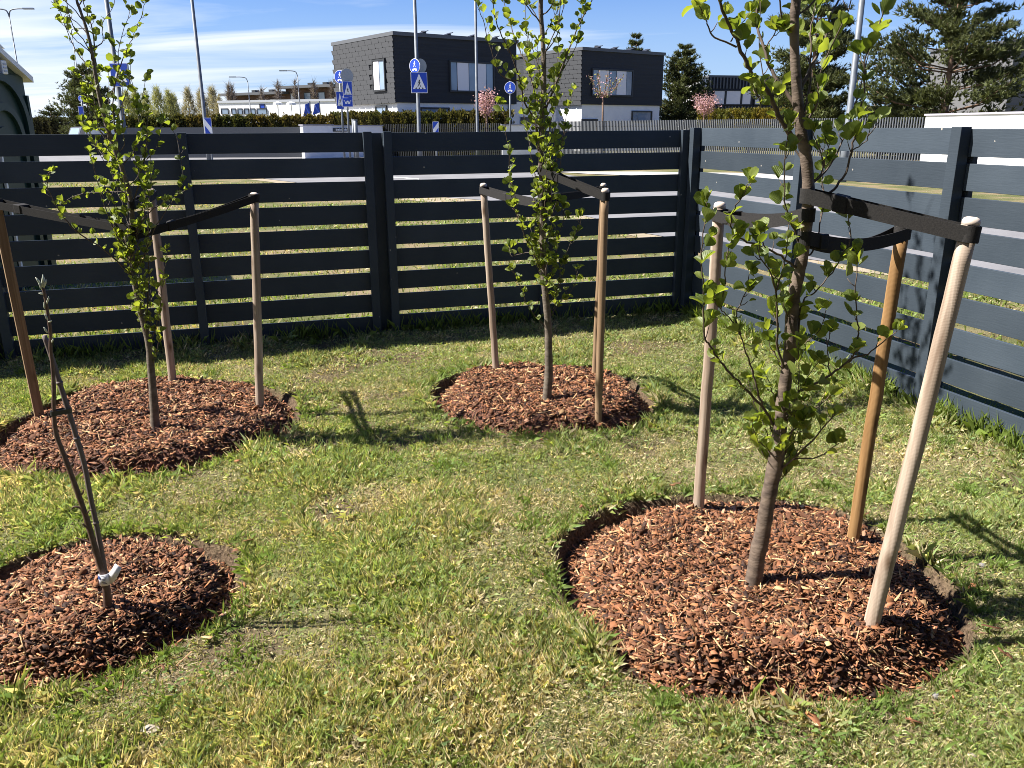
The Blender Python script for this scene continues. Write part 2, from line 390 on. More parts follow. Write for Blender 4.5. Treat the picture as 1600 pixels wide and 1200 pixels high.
# ------------------------------------------------------------------ mulch beds
PAL = 1.22 * np.array([(0.135,0.055,0.025),(0.190,0.082,0.035),(0.090,0.039,0.020),(0.030,0.015,0.010),(0.225,0.095,0.048),(0.24,0.125,0.075),(0.35,0.215,0.105)])
PW = np.array([.25,.19,.19,.16,.11,.06,.04])
M_chip = colmat('bark_chips', 0.75, spec=0.25)
M_mound = pmat('bark_mulch', (0.035, 0.016, 0.010), (0.15, 0.058, 0.033), 45, 0.95, 1.0, 50, bdist=0.03)
def chip_arrays(n, big=False):
    """n flat irregular flakes in local space: returns verts (n,8,3) and tris (10,3)"""
    lx = 0.0035 + 0.0165 * rng.random(n) ** 2.0; ly = lx * rng.uniform(0.16, 0.66, n); th = rng.uniform(0.0005, 0.0014, n)
    lx = np.where(rng.random(n) < 0.04, lx * 1.7, lx)
    spl = rng.random(n) < 0.20
    lx = np.where(spl, 0.009 + 0.026 * rng.random(n) ** 2, lx); ly = np.where(spl, rng.uniform(0.0009, 0.0024, n), ly)
    base = np.array([(-1, -1), (1, -1), (1, 1), (-1, 1)], float)
    q = base[None] + rng.uniform(-0.62, 0.62, (n, 4, 2))
    Vv = np.zeros((n, 8, 3))
    Vv[:, :4, 0] = q[:, :, 0] * lx[:, None]; Vv[:, :4, 1] = q[:, :, 1] * ly[:, None]
    Vv[:, 4:, :2] = Vv[:, :4, :2] * rng.uniform(0.93, 1.0, (n, 1, 1))
    Vv[:, :4, 2] = -th[:, None]; Vv[:, 4:, 2] = th[:, None] + rng.uniform(-0.001, 0.003, (n, 4))
    return Vv, spl
CT = np.array([(4,5,6),(4,6,7),(0,1,5),(0,5,4),(1,2,6),(1,6,5),(2,3,7),(2,7,6),(3,0,4),(3,4,7)])
def rotmats(n, tilt):
    a = rng.uniform(0, 2 * np.pi, n); t = np.abs(rng.normal(0, tilt, n)); b = rng.uniform(0, 2 * np.pi, n)
    def Rz(a):
        R = np.zeros((n, 3, 3)); R[:, 0, 0] = np.cos(a); R[:, 0, 1] = -np.sin(a); R[:, 1, 0] = np.sin(a); R[:, 1, 1] = np.cos(a); R[:, 2, 2] = 1; return R
    R = np.zeros((n, 3, 3)); R[:, 0, 0] = 1; R[:, 1, 1] = np.cos(t); R[:, 1, 2] = -np.sin(t); R[:, 2, 1] = np.sin(t); R[:, 2, 2] = np.cos(t)
    return Rz(b) @ R @ Rz(a)
def chip_cols(n, spl):
    c = PAL[rng.choice(len(PAL), n, p=PW)].copy()
    c[spl] = np.where(rng.random((spl.sum(), 1)) < 0.35, np.array([[0.40, 0.26, 0.13]]), c[spl] * 1.3)
    return np.clip(c * rng.uniform(0.42, 1.4, (n, 1)), 0, 0.6)
BIGCHIP = []
for i in range(14):
    Vv, spl = chip_arrays(1); s = 1.35 if not spl[0] else 1.15
    c = chip_cols(1, spl)
    me_o = fastmesh('bark_chip', Vv[0] * s, CT, M_chip, col=np.repeat(c, 8, 0)); BIGCHIP.append(me_o.data); bpy.data.objects.remove(me_o)
def mulch_bed(key, n, nbig, label):
    bd = BEDS[key]
    root = thing('mulch_bed', (bd.c.x, bd.c.y, 0), label, 'mulch bed', 'bark mulch beds in the lawn')
    nr, na = 46, 150
    ang = np.linspace(-np.pi, np.pi, na, endpoint=False); RR = bd.R(ang)
    rr = np.linspace(0, 1, nr + 1)[1:]
    X = bd.c.x + np.outer(rr, np.cos(ang) * (RR - 0.004)); Y = bd.c.y + np.outer(rr, np.sin(ang) * (RR - 0.004))
    Z = bd.mound(X, Y)
    Vv = np.concatenate([[[bd.c.x, bd.c.y, float(bd.mound(np.array([bd.c.x]), np.array([bd.c.y]))[0])]], np.stack([X.ravel(), Y.ravel(), Z.ravel()], 1)])
    tr = [(0, 1 + k, 1 + (k + 1) % na) for k in range(na)]
    for i in range(nr - 1):
        for k in range(na):
            a = 1 + i * na + k; b = 1 + i * na + (k + 1) % na
            tr += [(a, a + na, b + na), (a, b + na, b)]
    fastmesh('mound', Vv, tr, M_mound, root, smooth=True)
    a = rng.uniform(-np.pi, np.pi, n * 3); r = np.sqrt(rng.random(n * 3)) * (bd.r.max() + 0.03)
    x = bd.c.x + np.cos(a) * r; y = bd.c.y + np.sin(a) * r
    d = bd.d(x, y); ok = (d > 0.035) | ((d > -0.14) & (rng.random(len(d)) < 0.007)); x = x[ok][:n]; y = y[ok][:n]; d = d[ok][:n]
    k = len(x)
    Vv, spl = chip_arrays(k); R = rotmats(k, 0.68)
    z = np.where(d > 0, bd.mound(x, y), 0.012) + rng.uniform(-0.002, 0.016, k)
    Wv = np.einsum('nij,nvj->nvi', R, Vv) + np.stack([x, y, z], 1)[:, None, :]
    TT = (np.arange(k)[:, None, None] * 8 + CT[None]).reshape(-1, 3)
    o = fastmesh('bark_chips', Wv.reshape(-1, 3), TT, M_chip, root, col=np.repeat(chip_cols(k, spl), 8, 0)); o['kind'] = 'stuff'
    j = 0
    while j < nbig:
        aa = rng.uniform(-np.pi, np.pi); q = math.sqrt(rng.random()) * bd.r.max(); xx = bd.c.x + math.cos(aa) * q; yy = bd.c.y + math.sin(aa) * q
        if bd.d(np.array([xx]), np.array([yy]))[0] < 0.07: continue
        ob = bpy.data.objects.new('bark_chip', BIGCHIP[j % len(BIGCHIP)]); COL.objects.link(ob); ob.parent = root
        ob.location = (xx - bd.c.x, yy - bd.c.y, float(bd.mound(np.array([xx]), np.array([yy]))[0]) + 0.011)
        ob.rotation_euler = (rng.normal(0, 0.3), rng.normal(0, 0.3), rng.uniform(0, 6.28)); j += 1
mulch_bed('front', 32000, 230, 'reddish bark mulch bed around the biggest staked tree beside the sunlit fence')
mulch_bed('left', 16000, 60, 'reddish bark mulch bed around the staked tree nearest the portable toilet')
mulch_bed('back', 12000, 40, 'reddish bark mulch bed around the staked tree between the other two trees')
mulch_bed('sapling', 21000, 180, 'reddish bark mulch bed around the bare sapling with a white label')

# ------------------------------------------------------------------ grass
M_grass = colmat('grass_blades', 0.5, 0.45, (1.25, 1.2, 0.62), 0.4)
def blades(x, y, z, Ln, wd, col, lean_s=0.55):
    n = len(x); phi = rng.uniform(0, 2 * np.pi, n); le = np.abs(rng.normal(0.55 if lean_s > 0.5 else 0.3, lean_s, n)).clip(0, 1.45)
    side = np.stack([-np.sin(phi), np.cos(phi), np.zeros(n)], 1)
    hd = np.stack([np.cos(phi), np.sin(phi), np.zeros(n)], 1); up = np.array([0, 0, 1.0])
    d1 = hd * np.sin(le * 0.6)[:, None] + up * np.cos(le * 0.6)[:, None]
    d2 = hd * np.sin(np.minimum(le * 1.5, 1.6))[:, None] + up * np.cos(np.minimum(le * 1.5, 1.6))[:, None]
    B0 = np.stack([x, y, z - 0.004], 1); M1 = B0 + d1 * (Ln * 0.5)[:, None]; Tp = M1 + d2 * (Ln * 0.5)[:, None]
    tw = rng.uniform(-0.8, 0.8, n)[:, None]; side2 = side * np.cos(tw) + hd * np.sin(tw)
    hw = (wd * 0.5)[:, None]
    Vv = np.stack([B0 - side * hw, B0 + side * hw, M1 + side2 * hw * 1.2, Tp], 1)
    t = np.array([(0, 1, 2), (0, 2, 3)])
    TT = (np.arange(n)[:, None, None] * 4 + t[None]).reshape(-1, 3)
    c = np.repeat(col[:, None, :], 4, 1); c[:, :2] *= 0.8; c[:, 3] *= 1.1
    return Vv.reshape(-1, 3), TT, c.reshape(-1, 3)
def lawn():
    Vs, Ts, Cs = [], [], []; off = 0
    def put(x, y, Ln, wd, col, lean=0.55):
        nonlocal off
        v, t, c = blades(x, y, height(x, y), Ln, wd, col, lean); Vs.append(v); Ts.append(t + off); Cs.append(c); off += len(v)
    n = 2050000
    y = 1.5 + 6.3 * rng.random(n) ** 1.12; x = rng.uniform(-0.80, 0.68, n) * (y * 0.98 + 0.75)
    a, b = fence_dist(x, y); inside = (a > 0.02) & (b > 0.02)
    d = np.full(n, -9.0)
    for bd in BEDS.values(): d = np.maximum(d, bd.d(x, y))
    dens = 0.45 + 0.70 * sstep(0.32, 0.60, fbm(x, y, 2.6, 41)) + 0.35 * sstep(4.4, 5.4, y)
    clump = sstep(0.30, 0.62, vnoise(x, y, 22, 44)); dens = dens * (0.35 + 0.65 * clump)
    dens *= np.where(sstep(0.62, 0.74, fbm(x, y, 2.3, 61)) > 0.4, 0.35, 1.0)
    dens *= np.clip(4.6 / y, 0.62, 1.0)
    keep = inside & (d < rng.normal(-0.012, 0.012, n)) & (rng.random(n) < dens * 0.66)
    x = x[keep]; y = y[keep]; d = d[keep]; a = a[keep]; b = b[keep]; n = len(x)
    dry = 0.36 + 1.35 * (fbm(x, y, 1.5, 71) - 0.47) + 0.8 * (vnoise(x, y, 9, 72) - 0.5)
    dry -= 0.26 * sstep(4.4, 5.6, y) + 0.12 * sstep(0.9, 1.9, x); dry += 0.27 * np.exp(-((x + 0.25) / 0.9) ** 2 - ((y - 2.1) / 0.9) ** 2)
    isdry = rng.random(n) < np.clip(dry, 0.10, 0.85)
    lush = sstep(0.45, 0.7, fbm(x, y, 3.3, 81))
    edge = np.exp(-(np.minimum(a, b) / 0.16) ** 2); bede = np.exp(-(d / 0.07) ** 2) * (fbm(x, y, 4, 84) > 0.5)
    Ln = (0.020 + 0.044 * rng.random(n) ** 1.3) * (0.7 + 0.75 * lush) * (1 + 1.5 * edge * rng.random(n) + 0.7 * bede)
    Ln = np.where(isdry, Ln * 0.85, Ln)
    wd = rng.uniform(0.0009, 0.0020, n) * (0.85 + 0.11 * y)
    g = np.array([0.225, 0.310, 0.105])[None] * rng.uniform(0.35, 1.55, (n, 1)) * (0.72 + 0.56 * fbm(x, y, 2.0, 95))[:, None] * np.stack([1 + 0.5 * (rng.random(n) - 0.3), np.ones(n), 1 + 0.7 * (rng.random(n) - 0.4)], 1)
    s = np.array([0.68, 0.58, 0.37])[None] * rng.uniform(0.25, 1.3, (n, 1))
    mixf = rng.uniform(0, 0.35, (n, 1))
    col = np.where(isdry[:, None], s, g * (1 - mixf) + mixf * np.array([[0.38, 0.36, 0.16]]))
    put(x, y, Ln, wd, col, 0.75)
    # long tufts that hang over the bed edges, in the corner and along the fence foot
    for bd in BEDS.values():
        k = 1500; an = rng.uniform(-np.pi, np.pi, k); sel = fbm(np.cos(an) * 2, np.sin(an) * 2, 3, bd.seed + 3) > 0.47; an = an[sel]; k = len(an)
        rr = bd.R(an) + np.abs(rng.normal(0.0, 0.05, k)) + 0.012
        put(bd.c.x + np.cos(an) * rr, bd.c.y + np.sin(an) * rr, rng.uniform(0.035, 0.085, k), rng.uniform(0.0018, 0.0032, k), np.array([[0.17, 0.24, 0.06]]) * rng.uniform(0.7, 1.4, (k, 1)), 0.7)
    for A, D, Nn, t0, t1 in ((FB0, FBD, FBN, -4.2, 2.7), (COR, FRD, FRN, 0.1, 5.0)):
        k = 5200; t = rng.uniform(t0, t1, k); o_ = rng.uniform(-0.12, 0.10, k)
        sel = rng.random(k) < 0.25 + 0.75 * (vnoise(t, t * 0, 3.2, 91) > 0.5); t = t[sel]; o_ = o_[sel]; k = len(t)
        put(A.x + D.x * t + Nn.x * o_, A.y + D.y * t + Nn.y * o_, rng.uniform(0.06, 0.19, k), rng.uniform(0.0022, 0.004, k), np.array([[0.13, 0.18, 0.035]]) * rng.uniform(0.6, 1.5, (k, 1)), 0.35)
    # scattered bright tufts
    for i in range(260):
        yy = 1.6 + 5.2 * rng.random() ** 1.2; xx = rng.uniform(-0.75, 0.66) * (yy + 0.7)
        if max(bd.d(np.array([xx]), np.array([yy]))[0] for bd in BEDS.values()) > -0.05: continue
        aa, bb = fence_dist(xx, yy)
        if aa < 0.1 or bb < 0.1: continue
        k = int(rng.integers(30, 80)); s_ = rng.uniform(0.02, 0.05)
        put(xx + rng.normal(0, s_, k), yy + rng.normal(0, s_, k), rng.uniform(0.03, 0.075, k), rng.uniform(0.0015, 0.003, k), np.array([[0.16, 0.23, 0.055]]) * rng.uniform(0.7, 1.45, (k, 1)), 0.5)
    # dry thatch lying flat
    k = 215000; y = 1.55 + 4.9 * rng.random(k) ** 1.5; x = rng.uniform(-0.75, 0.66, k) * (y + 0.7)
    a, b = fence_dist(x, y); d = np.max([bd.d(x, y) for bd in BEDS.values()], 0)
    ok = (a > 0.05) & (b > 0.05) & (d < -0.01) & (rng.random(k) < 0.35 + 0.65 * sstep(0.42, 0.60, fbm(x, y, 1.5, 71))); x = x[ok]; y = y[ok]; k = len(x)
    v, t, c = blades(x, y, height(x, y) + rng.uniform(0.004, 0.018, k), rng.uniform(0.012, 0.05, k), rng.uniform(0.0011, 0.0022, k), np.where(rng.random((k, 1)) < 0.35, np.array([[0.19, 0.24, 0.05]]), np.array([[0.60, 0.50, 0.31]])) * rng.uniform(0.15, 1.2, (k, 1)))
    z0 = np.repeat(v.reshape(-1, 4, 3)[:, :1, 2], 4, 1); vv = v.reshape(-1, 4, 3).copy(); vv[:, :, 2] = z0 + (vv[:, :, 2] - z0) * 0.18
    Vs.append(vv.reshape(-1, 3)); Ts.append(t + off); Cs.append(c); off += len(v)
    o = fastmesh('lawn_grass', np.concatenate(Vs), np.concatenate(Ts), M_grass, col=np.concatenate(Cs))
    tag(o, 'short patchy lawn grass with dry straw inside the fences', 'grass', kind='stuff')
    print('lawn blades', off // 4)
lawn()
def verge():
    n = 105000
    y = 6.0 + 22 * rng.random(n) ** 1.7; x = rng.uniform(-0.72, 0.75, n) * (y + 1.5)
    a, b = fence_dist(x, y); outs = (a < -0.06) | (b < -0.06)
    # keep off the road
    keep = outs & (rng.random(n) < 0.2 + sstep(0.38, 0.58, fbm(x, y, 0.7, 47)))
    x = x[keep]; y = y[keep]
    npx = np.array([(G(u, v + 5).x, G(u, v + 5).y) for u, v in near]); order = np.argsort(np.arctan2(npx[:, 0], npx[:, 1]))
    angs = np.arctan2(npx[:, 0], npx[:, 1])[order]; dist = np.hypot(npx[:, 0], npx[:, 1])[order]
    keep = np.hypot(x, y) < np.interp(np.arctan2(x, y), angs, dist) - 0.1
    x = x[keep]; y = y[keep]; n = len(x)
    dry = rng.random(n) < np.clip(0.22 + 1.3 * (fbm(x, y, 0.6, 73) - 0.45), 0.06, 0.7)
    col = np.where(dry[:, None], np.array([[0.42, 0.34, 0.18]]), np.array([[0.19, 0.26, 0.05]])) * rng.uniform(0.6, 1.4, (n, 1))
    v, t, c = blades(x, y, height(x, y), rng.uniform(0.04, 0.10, n), rng.uniform(0.007, 0.014, n) * (0.5 + y / 14), col, 0.6)
    o = fastmesh('verge_grass', v, t, M_grass, col=c); tag(o, 'rough patchy grass on the verge outside the fence', 'grass', kind='stuff')
verge()
# broad-leaved ground cover
def clover():
    Vs, Ts, Cs = [], [], []; off = 0
    spots = [(1230,1150,.16,160),(1200,1130,.10,90),(1330,1120,.10,70),(310,1085,.12,170),(1520,650,.16,90),(1570,690,.2,120),(1440,620,.12,60),(690,735,.06,60),(1560,900,.12,80),(1280,1170,.08,50),(540,1060,.04,20),(1110,1080,.08,40),(1450,1000,.06,40),(960,470,.2,120),(700,905,.05,30)]
    for u, v, s, k in spots:
        c0 = G(u, v); x = c0.x + rng.normal(0, s, k); y = c0.y + rng.normal(0, s * 0.7, k)
        d = np.max([bd.d(x, y) for bd in BEDS.values()], 0); ok = d < -0.01; x = x[ok]; y = y[ok]; k = len(x)
        if not k: continue
        z = height(x, y) + rng.uniform(0.012, 0.04, k); r = rng.uniform(0.0045, 0.0085, k)
        R = rotmats(k, 0.5); an = np.arange(6) * np.pi / 3
        loc = np.stack([np.cos(an), np.sin(an) * 0.8, 0.12 * np.cos(2 * an)], 1)
        W_ = np.einsum('nij,vj->nvi', R, loc) * r[:, None, None] + np.stack([x, y, z], 1)[:, None]
        t = np.array([(0, 1, 2), (0, 2, 3), (0, 3, 4), (0, 4, 5)])
        Vs.append(W_.reshape(-1, 3)); Ts.append((np.arange(k)[:, None, None] * 6 + t).reshape(-1, 3) + off); off += 6 * k
        Cs.append(np.repeat(np.array([[0.11, 0.17, 0.035]]) * rng.uniform(0.7, 1.5, (k, 1)), 6, 0))
    o = fastmesh('clover', np.concatenate(Vs), np.concatenate(Ts), M_grass, col=np.concatenate(Cs))
    tag(o, 'small round-leaved clover and weeds in the lawn', 'clover', kind='stuff')
clover()

# small stones in the turf
M_stone = pmat('stone', (0.16, 0.15, 0.15), (0.25, 0.235, 0.22), 30, 0.85, 0.5, 60)
M_stone2 = pmat('pale_stone', (0.26, 0.215, 0.17), (0.36, 0.31, 0.25), 40, 0.9, 0.5, 60)
def stone(u, v, sx, sy, sz, mat, label):
    c = G(u, v); z0 = float(height(np.array([c.x]), np.array([c.y]))[0])
    mb = MB(); vs = []; n, mrow = 9, 5
    for i in range(mrow + 1):
        ph = math.pi * i / mrow
        for k in range(n):
            a = 2 * math.pi * k / n; j = random.uniform(0.82, 1.12)
            vs.append((c.x + math.cos(a) * math.sin(ph) * sx * j, c.y + math.sin(a) * math.sin(ph) * sy * j, z0 + sz * 0.55 + math.cos(ph) * sz * (0.9 + 0.1 * j)))
    fs = [(i * n + k, (i + 1) * n + k, (i + 1) * n + (k + 1) % n, i * n + (k + 1) % n) for i in range(mrow) for k in range(n)]
    mb.add(vs, fs); o = mb.build('stone', mat, origin=(c.x, c.y, z0)); tag(o, label, 'stone', 'small stones in the lawn')
stone(235, 1145, 0.027, 0.020, 0.012, M_stone2, 'flat cream stone in the lawn below the sapling bed')
stone(1534, 884, 0.016, 0.013, 0.012, M_stone, 'small squarish grey stone in shaded grass right of the biggest bed')
stone(1462, 1088, 0.012, 0.010, 0.011, M_stone, 'small grey stone in the grass just below the biggest mulch bed')
stone(855, 767, 0.020, 0.014, 0.009, M_stone, 'flat grey stone in the lawn between the biggest bed and the farthest bed')
stone(1518, 1183, 0.014, 0.011, 0.009, M_stone2, 'tiny pinkish stone in dry grass in the lawn corner below the biggest bed')

# ------------------------------------------------------------------ wooden stakes
def wood(name, c1, c2, c3):
    m, N, L, B = newmat(name)
    tc = N.new('ShaderNodeTexCoord'); mp = N.new('ShaderNodeMapping'); mp.inputs['Scale'].default_value = (34, 34, 1.3); L.new(tc.outputs['Object'], mp.inputs[0])
    n = N.new('ShaderNodeTexNoise'); n.inputs['Scale'].default_value = 1.0; n.inputs['Detail'].default_value = 5; n.inputs['Distortion'].default_value = 0.6; L.new(mp.outputs[0], n.inputs[0])
    r = N.new('ShaderNodeValToRGB'); L.new(n.outputs['Fac'], r.inputs[0]); e = r.color_ramp.elements
    e[0].position = .32; e[0].color = (*c1, 1); e[1].position = .70; e[1].color = (*c2, 1)
    mp3 = N.new('ShaderNodeMapping'); mp3.inputs['Scale'].default_value = (14, 14, 4.5); L.new(tc.outputs['Object'], mp3.inputs[0])
    v = N.new('ShaderNodeTexVoronoi'); v.inputs['Scale'].default_value = 1; L.new(mp3.outputs[0], v.inputs[0])
    kr = N.new('ShaderNodeValToRGB'); L.new(v.outputs['Distance'], kr.inputs[0]); kr.color_ramp.elements[0].position = 0.06; kr.color_ramp.elements[0].color = (1, 1, 1, 1); kr.color_ramp.elements[1].position = 0.22; kr.color_ramp.elements[1].color = (0, 0, 0, 1)
    mx = N.new('ShaderNodeMix'); mx.data_type = 'RGBA'; L.new(kr.outputs[0], mx.inputs[0]); L.new(r.outputs[0], mx.inputs[6]); mx.inputs[7].default_value = (*c3, 1)
    L.new(mx.outputs[2], B.inputs['Base Color']); B.inputs['Roughness'].default_value = 0.72; B.inputs['Specular IOR Level'].default_value = 0.25
    wv = N.new('ShaderNodeTexWave'); wv.bands_direction = 'Z'; wv.inputs['Scale'].default_value = 70; wv.inputs['Distortion'].default_value = 3.0; wv.inputs['Detail'].default_value = 2; L.new(tc.outputs['Object'], wv.inputs[0])
    sm = N.new('ShaderNodeMath'); sm.operation = 'MULTIPLY_ADD'; sm.inputs[1].default_value = 0.05; L.new(wv.outputs['Fac'], sm.inputs[0]); L.new(n.outputs['Fac'], sm.inputs[2])
    b = N.new('ShaderNodeBump'); b.inputs['Strength'].default_value = 0.55; b.inputs['Distance'].default_value = 0.004; L.new(sm.outputs[0], b.inputs['Height']); L.new(b.outputs[0], B.inputs['Normal'])
    return m
M_wpale = wood('weathered_pine', (0.195, 0.138, 0.100), (0.45, 0.365, 0.290), (0.12, 0.075, 0.045))
M_wgold = wood('golden_pine', (0.155, 0.080, 0.028), (0.34, 0.205, 0.090), (0.10, 0.045, 0.018))
M_wtan = wood('tan_pine', (0.16, 0.100, 0.055), (0.34, 0.235, 0.145), (0.10, 0.058, 0.030))
M_end = pmat('cut_end_grain', (0.62, 0.52, 0.44), (0.50, 0.40, 0.33), 60, 0.8)
STK = {}
def stake(key, base, top, width_px, bedkey, mat, label, square=False, lean=0.0):
    bd = BEDS[bedkey]
    z0 = 0.06
    for _ in range(4):
        b = G(base[0], base[1], z0); z0 = float(bd.mound(np.array([b.x]), np.array([b.y]))[0]) if bd.d(np.array([b.x]), np.array([b.y]))[0] > 0 else 0.0
    t = P(top[0], top[1], b.y + lean)
    depth = b.y * cT + (CAMZ - 0.6) * sT
    r = width_px / F * depth / 2
    ax = (t - b).normalized(); b2 = b - ax * 0.22
    o = thing('wooden_stake', (b.x, b.y, z0), label, 'stake', 'wooden stakes around the young trees')
    Ln = (t - b2).length; n = 18
    if square:
        mb = MB(); X = Vector((0.8, 0.6, 0)); X = (X - ax * X.dot(ax)).normalized(); Yv = ax.cross(X)
        mb.box((b2 + t) / 2, (r * 0.86, r * 0.62, Ln / 2), X, Yv, ax); sh = mb.build('shaft', mat, o, bevel=0.003)
    else:
        mb = MB(); k = 14; pts = [b2 + ax * (Ln - 0.02) * i / k + Vector((random.uniform(-1, 1), random.uniform(-1, 1), 0)) * 0.0015 for i in range(k + 1)]
        mb.tube(pts, [r * (1.02 - 0.04 * i / k) * random.uniform(0.985, 1.015) for i in range(k + 1)], n); sh = mb.build('shaft', mat, o, smooth=False)
        sh.data.polygons.foreach_set('use_smooth', [len(p.vertices) == 4 for p in sh.data.polygons])
        mb = MB(); rc = r * 0.985; mb.tube([t - ax * 0.022, t - ax * 0.008, t, t + ax * 0.004], [rc, rc, rc * 0.86, rc * 0.5], n); mb.build('cut_end', M_end, o, smooth=True)
    STK[key] = (b, t, ax, r)
stake('f1', (1091, 797), (1125, 317), 17.5, 'front', M_wpale, 'pale round stake standing behind the biggest trunk, on its side away from the sunlit fence')
stake('f2', (1332, 845), (1412, 350), 19.5, 'front', M_wgold, 'golden-brown round stake at the biggest tree, between its trunk and the thick pale stake')
stake('f3', (1361, 977), (1519, 341), 25, 'front', M_wpale, 'thick pale leaning stake at the front of the biggest mulch bed', lean=0.02)
stake('l1', (62, 651), (-9, 306), 16, 'left', M_wtan, 'square-cut leaning stake beside the bare sapling top', square=True)
stake('l2', (270, 597), (236, 296), 12.5, 'left', M_wpale, 'thin pale stake close behind the leafy trunk of the tree nearest the toilet')
stake('l3', (406, 634), (397, 302), 13, 'left', M_wpale, 'pale upright stake at the trench end of the bed nearest the toilet')
stake('b1', (775, 577), (755, 287), 10.5, 'back', M_wpale, 'pale leaning stake on the far side of the middle tree, standing alone')
stake('b2', (935, 641), (946, 295), 12, 'back', M_wtan, 'tan stake at the front of the middle bed, nearly hiding a second stake')
stake('b3', (929, 585), (943, 287), 9, 'back', M_wtan, 'tan stake almost hidden behind another stake at the middle tree')

# ------------------------------------------------------------------ trees
M_bark = pmat('alder_bark', (0.062, 0.043, 0.032), (0.150, 0.110, 0.082), 16, 0.85, 0.6, 60, stretch=(1, 1, 2.2), bdist=0.004)
M_bark2 = pmat('alder_bark_grey', (0.085, 0.066, 0.050), (0.16, 0.130, 0.100), 18, 0.85, 0.6, 60, stretch=(1, 1, 2.2), bdist=0.004)
M_twig = pmat('twig_bark', (0.055, 0.038, 0.028), (0.105, 0.075, 0.055), 30, 0.75)
def leafmat():
    m, N, L, B = newmat('alder_leaf')
    a = N.new('ShaderNodeAttribute'); a.attribute_name = 'luv'; s = N.new('ShaderNodeSeparateXYZ'); L.new(a.outputs['Vector'], s.inputs[0])
    oi = N.new('ShaderNodeObjectInfo')
    def M(op, p, q=None, k=None):
        n = N.new('ShaderNodeMath'); n.operation = op
        for i, t in enumerate((p, q, k)):
            if t is None: continue
            if isinstance(t, (int, float)): n.inputs[i].default_value = t
            else: L.new(t, n.inputs[i])
        return n.outputs[0]
    ax = M('ABSOLUTE', s.outputs[0]); ph = M('SUBTRACT', s.outputs[1], M('MULTIPLY', ax, 0.75))
    wv = M('SINE', M('MULTIPLY', ph, 52.0)); vein = M('POWER', M('MULTIPLY_ADD', wv, 0.5, 0.5), 5.0)
    mid = M('LESS_THAN', ax, 0.022); vein = M('MAXIMUM', vein, mid)
    rnd = M('FRACT', M('ADD', s.outputs[2], oi.outputs['Random']))
    r = N.new('ShaderNodeValToRGB'); L.new(rnd, r.inputs[0]); e = r.color_ramp.elements
    e[0].position = 0; e[0].color = (0.085, 0.122, 0.026, 1); e[1].position = 1; e[1].color = (0.205, 0.245, 0.060, 1)
    mx = N.new('ShaderNodeMix'); mx.data_type = 'RGBA'; L.new(M('MULTIPLY', vein, 0.22), mx.inputs[0]); L.new(r.outputs[0], mx.inputs[6]); mx.inputs[7].default_value = (0.27, 0.33, 0.10, 1)
    L.new(mx.outputs[2], B.inputs['Base Color']); B.inputs['Roughness'].default_value = 0.42; B.inputs['Specular IOR Level'].default_value = 0.45
    b = N.new('ShaderNodeBump'); b.inputs['Strength'].default_value = 0.28; b.inputs['Distance'].default_value = 0.003; L.new(vein, b.inputs['Height']); b.invert = True
    L.new(b.outputs[0], B.inputs['Normal'])
    t = N.new('ShaderNodeBsdfTranslucent'); mt = N.new('ShaderNodeMix'); mt.data_type = 'RGBA'; mt.blend_type = 'MULTIPLY'; mt.inputs[0].default_value = 1
    L.new(r.outputs[0], mt.inputs[6]); mt.inputs[7].default_value = (2.0, 1.9, 0.6, 1); L.new(mt.outputs[2], t.inputs[0])
    ms = N.new('ShaderNodeMixShader'); ms.inputs[0].default_value = 0.5; L.new(B.outputs[0], ms.inputs[1]); L.new(t.outputs[0], ms.inputs[2])
    L.new(ms.outputs[0], N['Material Output'].inputs[0])
    return m
M_leaf = leafmat()
def leaf_arrays(fold, curl, wid, seed):
    r = random.Random(seed); rows = 8; V = []; UV = []
    for i in range(rows + 1):
        t = i / rows
        hw = wid * 0.5 * (math.sin(math.pi * min(1, t ** 0.72 * 0.93 + 0.02)) ** 0.72) if 0 < t else 0.02
        if t == 1: hw = wid * 0.13
        y = 0.16 + 0.84 * t - (0.03 if t == 1 else 0)
        zc = curl * t * t; pl = 0.012 if i % 2 else -0.012
        tooth = 1 + r.uniform(-0.07, 0.07)
        for sx in (-1, -0.5, 0, 0.5, 1):
            V.append((sx * hw * tooth, y + (0.05 * abs(sx) if 0 < t < 1 else (0.03 * abs(sx) if t == 1 else 0)), zc + fold * hw * abs(sx) + pl * abs(sx) + 0.04 * math.sin(3 * sx + seed) * hw))
            UV.append((sx * hw, y, 0.0))
    T = []
    for i in range(rows):
        for k in range(4):
            a = i * 5 + k; T += [(a, a + 1, a + 6), (a, a + 6, a + 5)]
    b = len(V)                                # petiole
    V += [(-0.014, 0, 0), (0.014, 0, 0), (0.012, 0.2, 0.003), (-0.012, 0.2, 0.003)]; UV += [(0, 0, 0)] * 4
    T += [(b, b + 1, b + 2), (b, b + 2, b + 3)]
    return np.array(V), np.array(T), np.array(UV)
LEAF = [leaf_arrays(f, c, wd, i) for i, (f, c, wd) in enumerate([(0.45, 0.12, 0.80), (0.8, -0.10, 0.86), (1.3, 0.2, 0.78), (0.3, -0.22, 0.88), (0.6, 0.3, 0.82), (1.0, 0.05, 0.7), (1.7, 0.1, 0.8), (0.5, -0.35, 0.76)])]
LEAFME = []
for V, T, UV in LEAF:
    o = fastmesh('leaf', V, T, M_leaf, vec=UV, smooth=True); LEAFME.append(o.data); bpy.data.objects.remove(o)
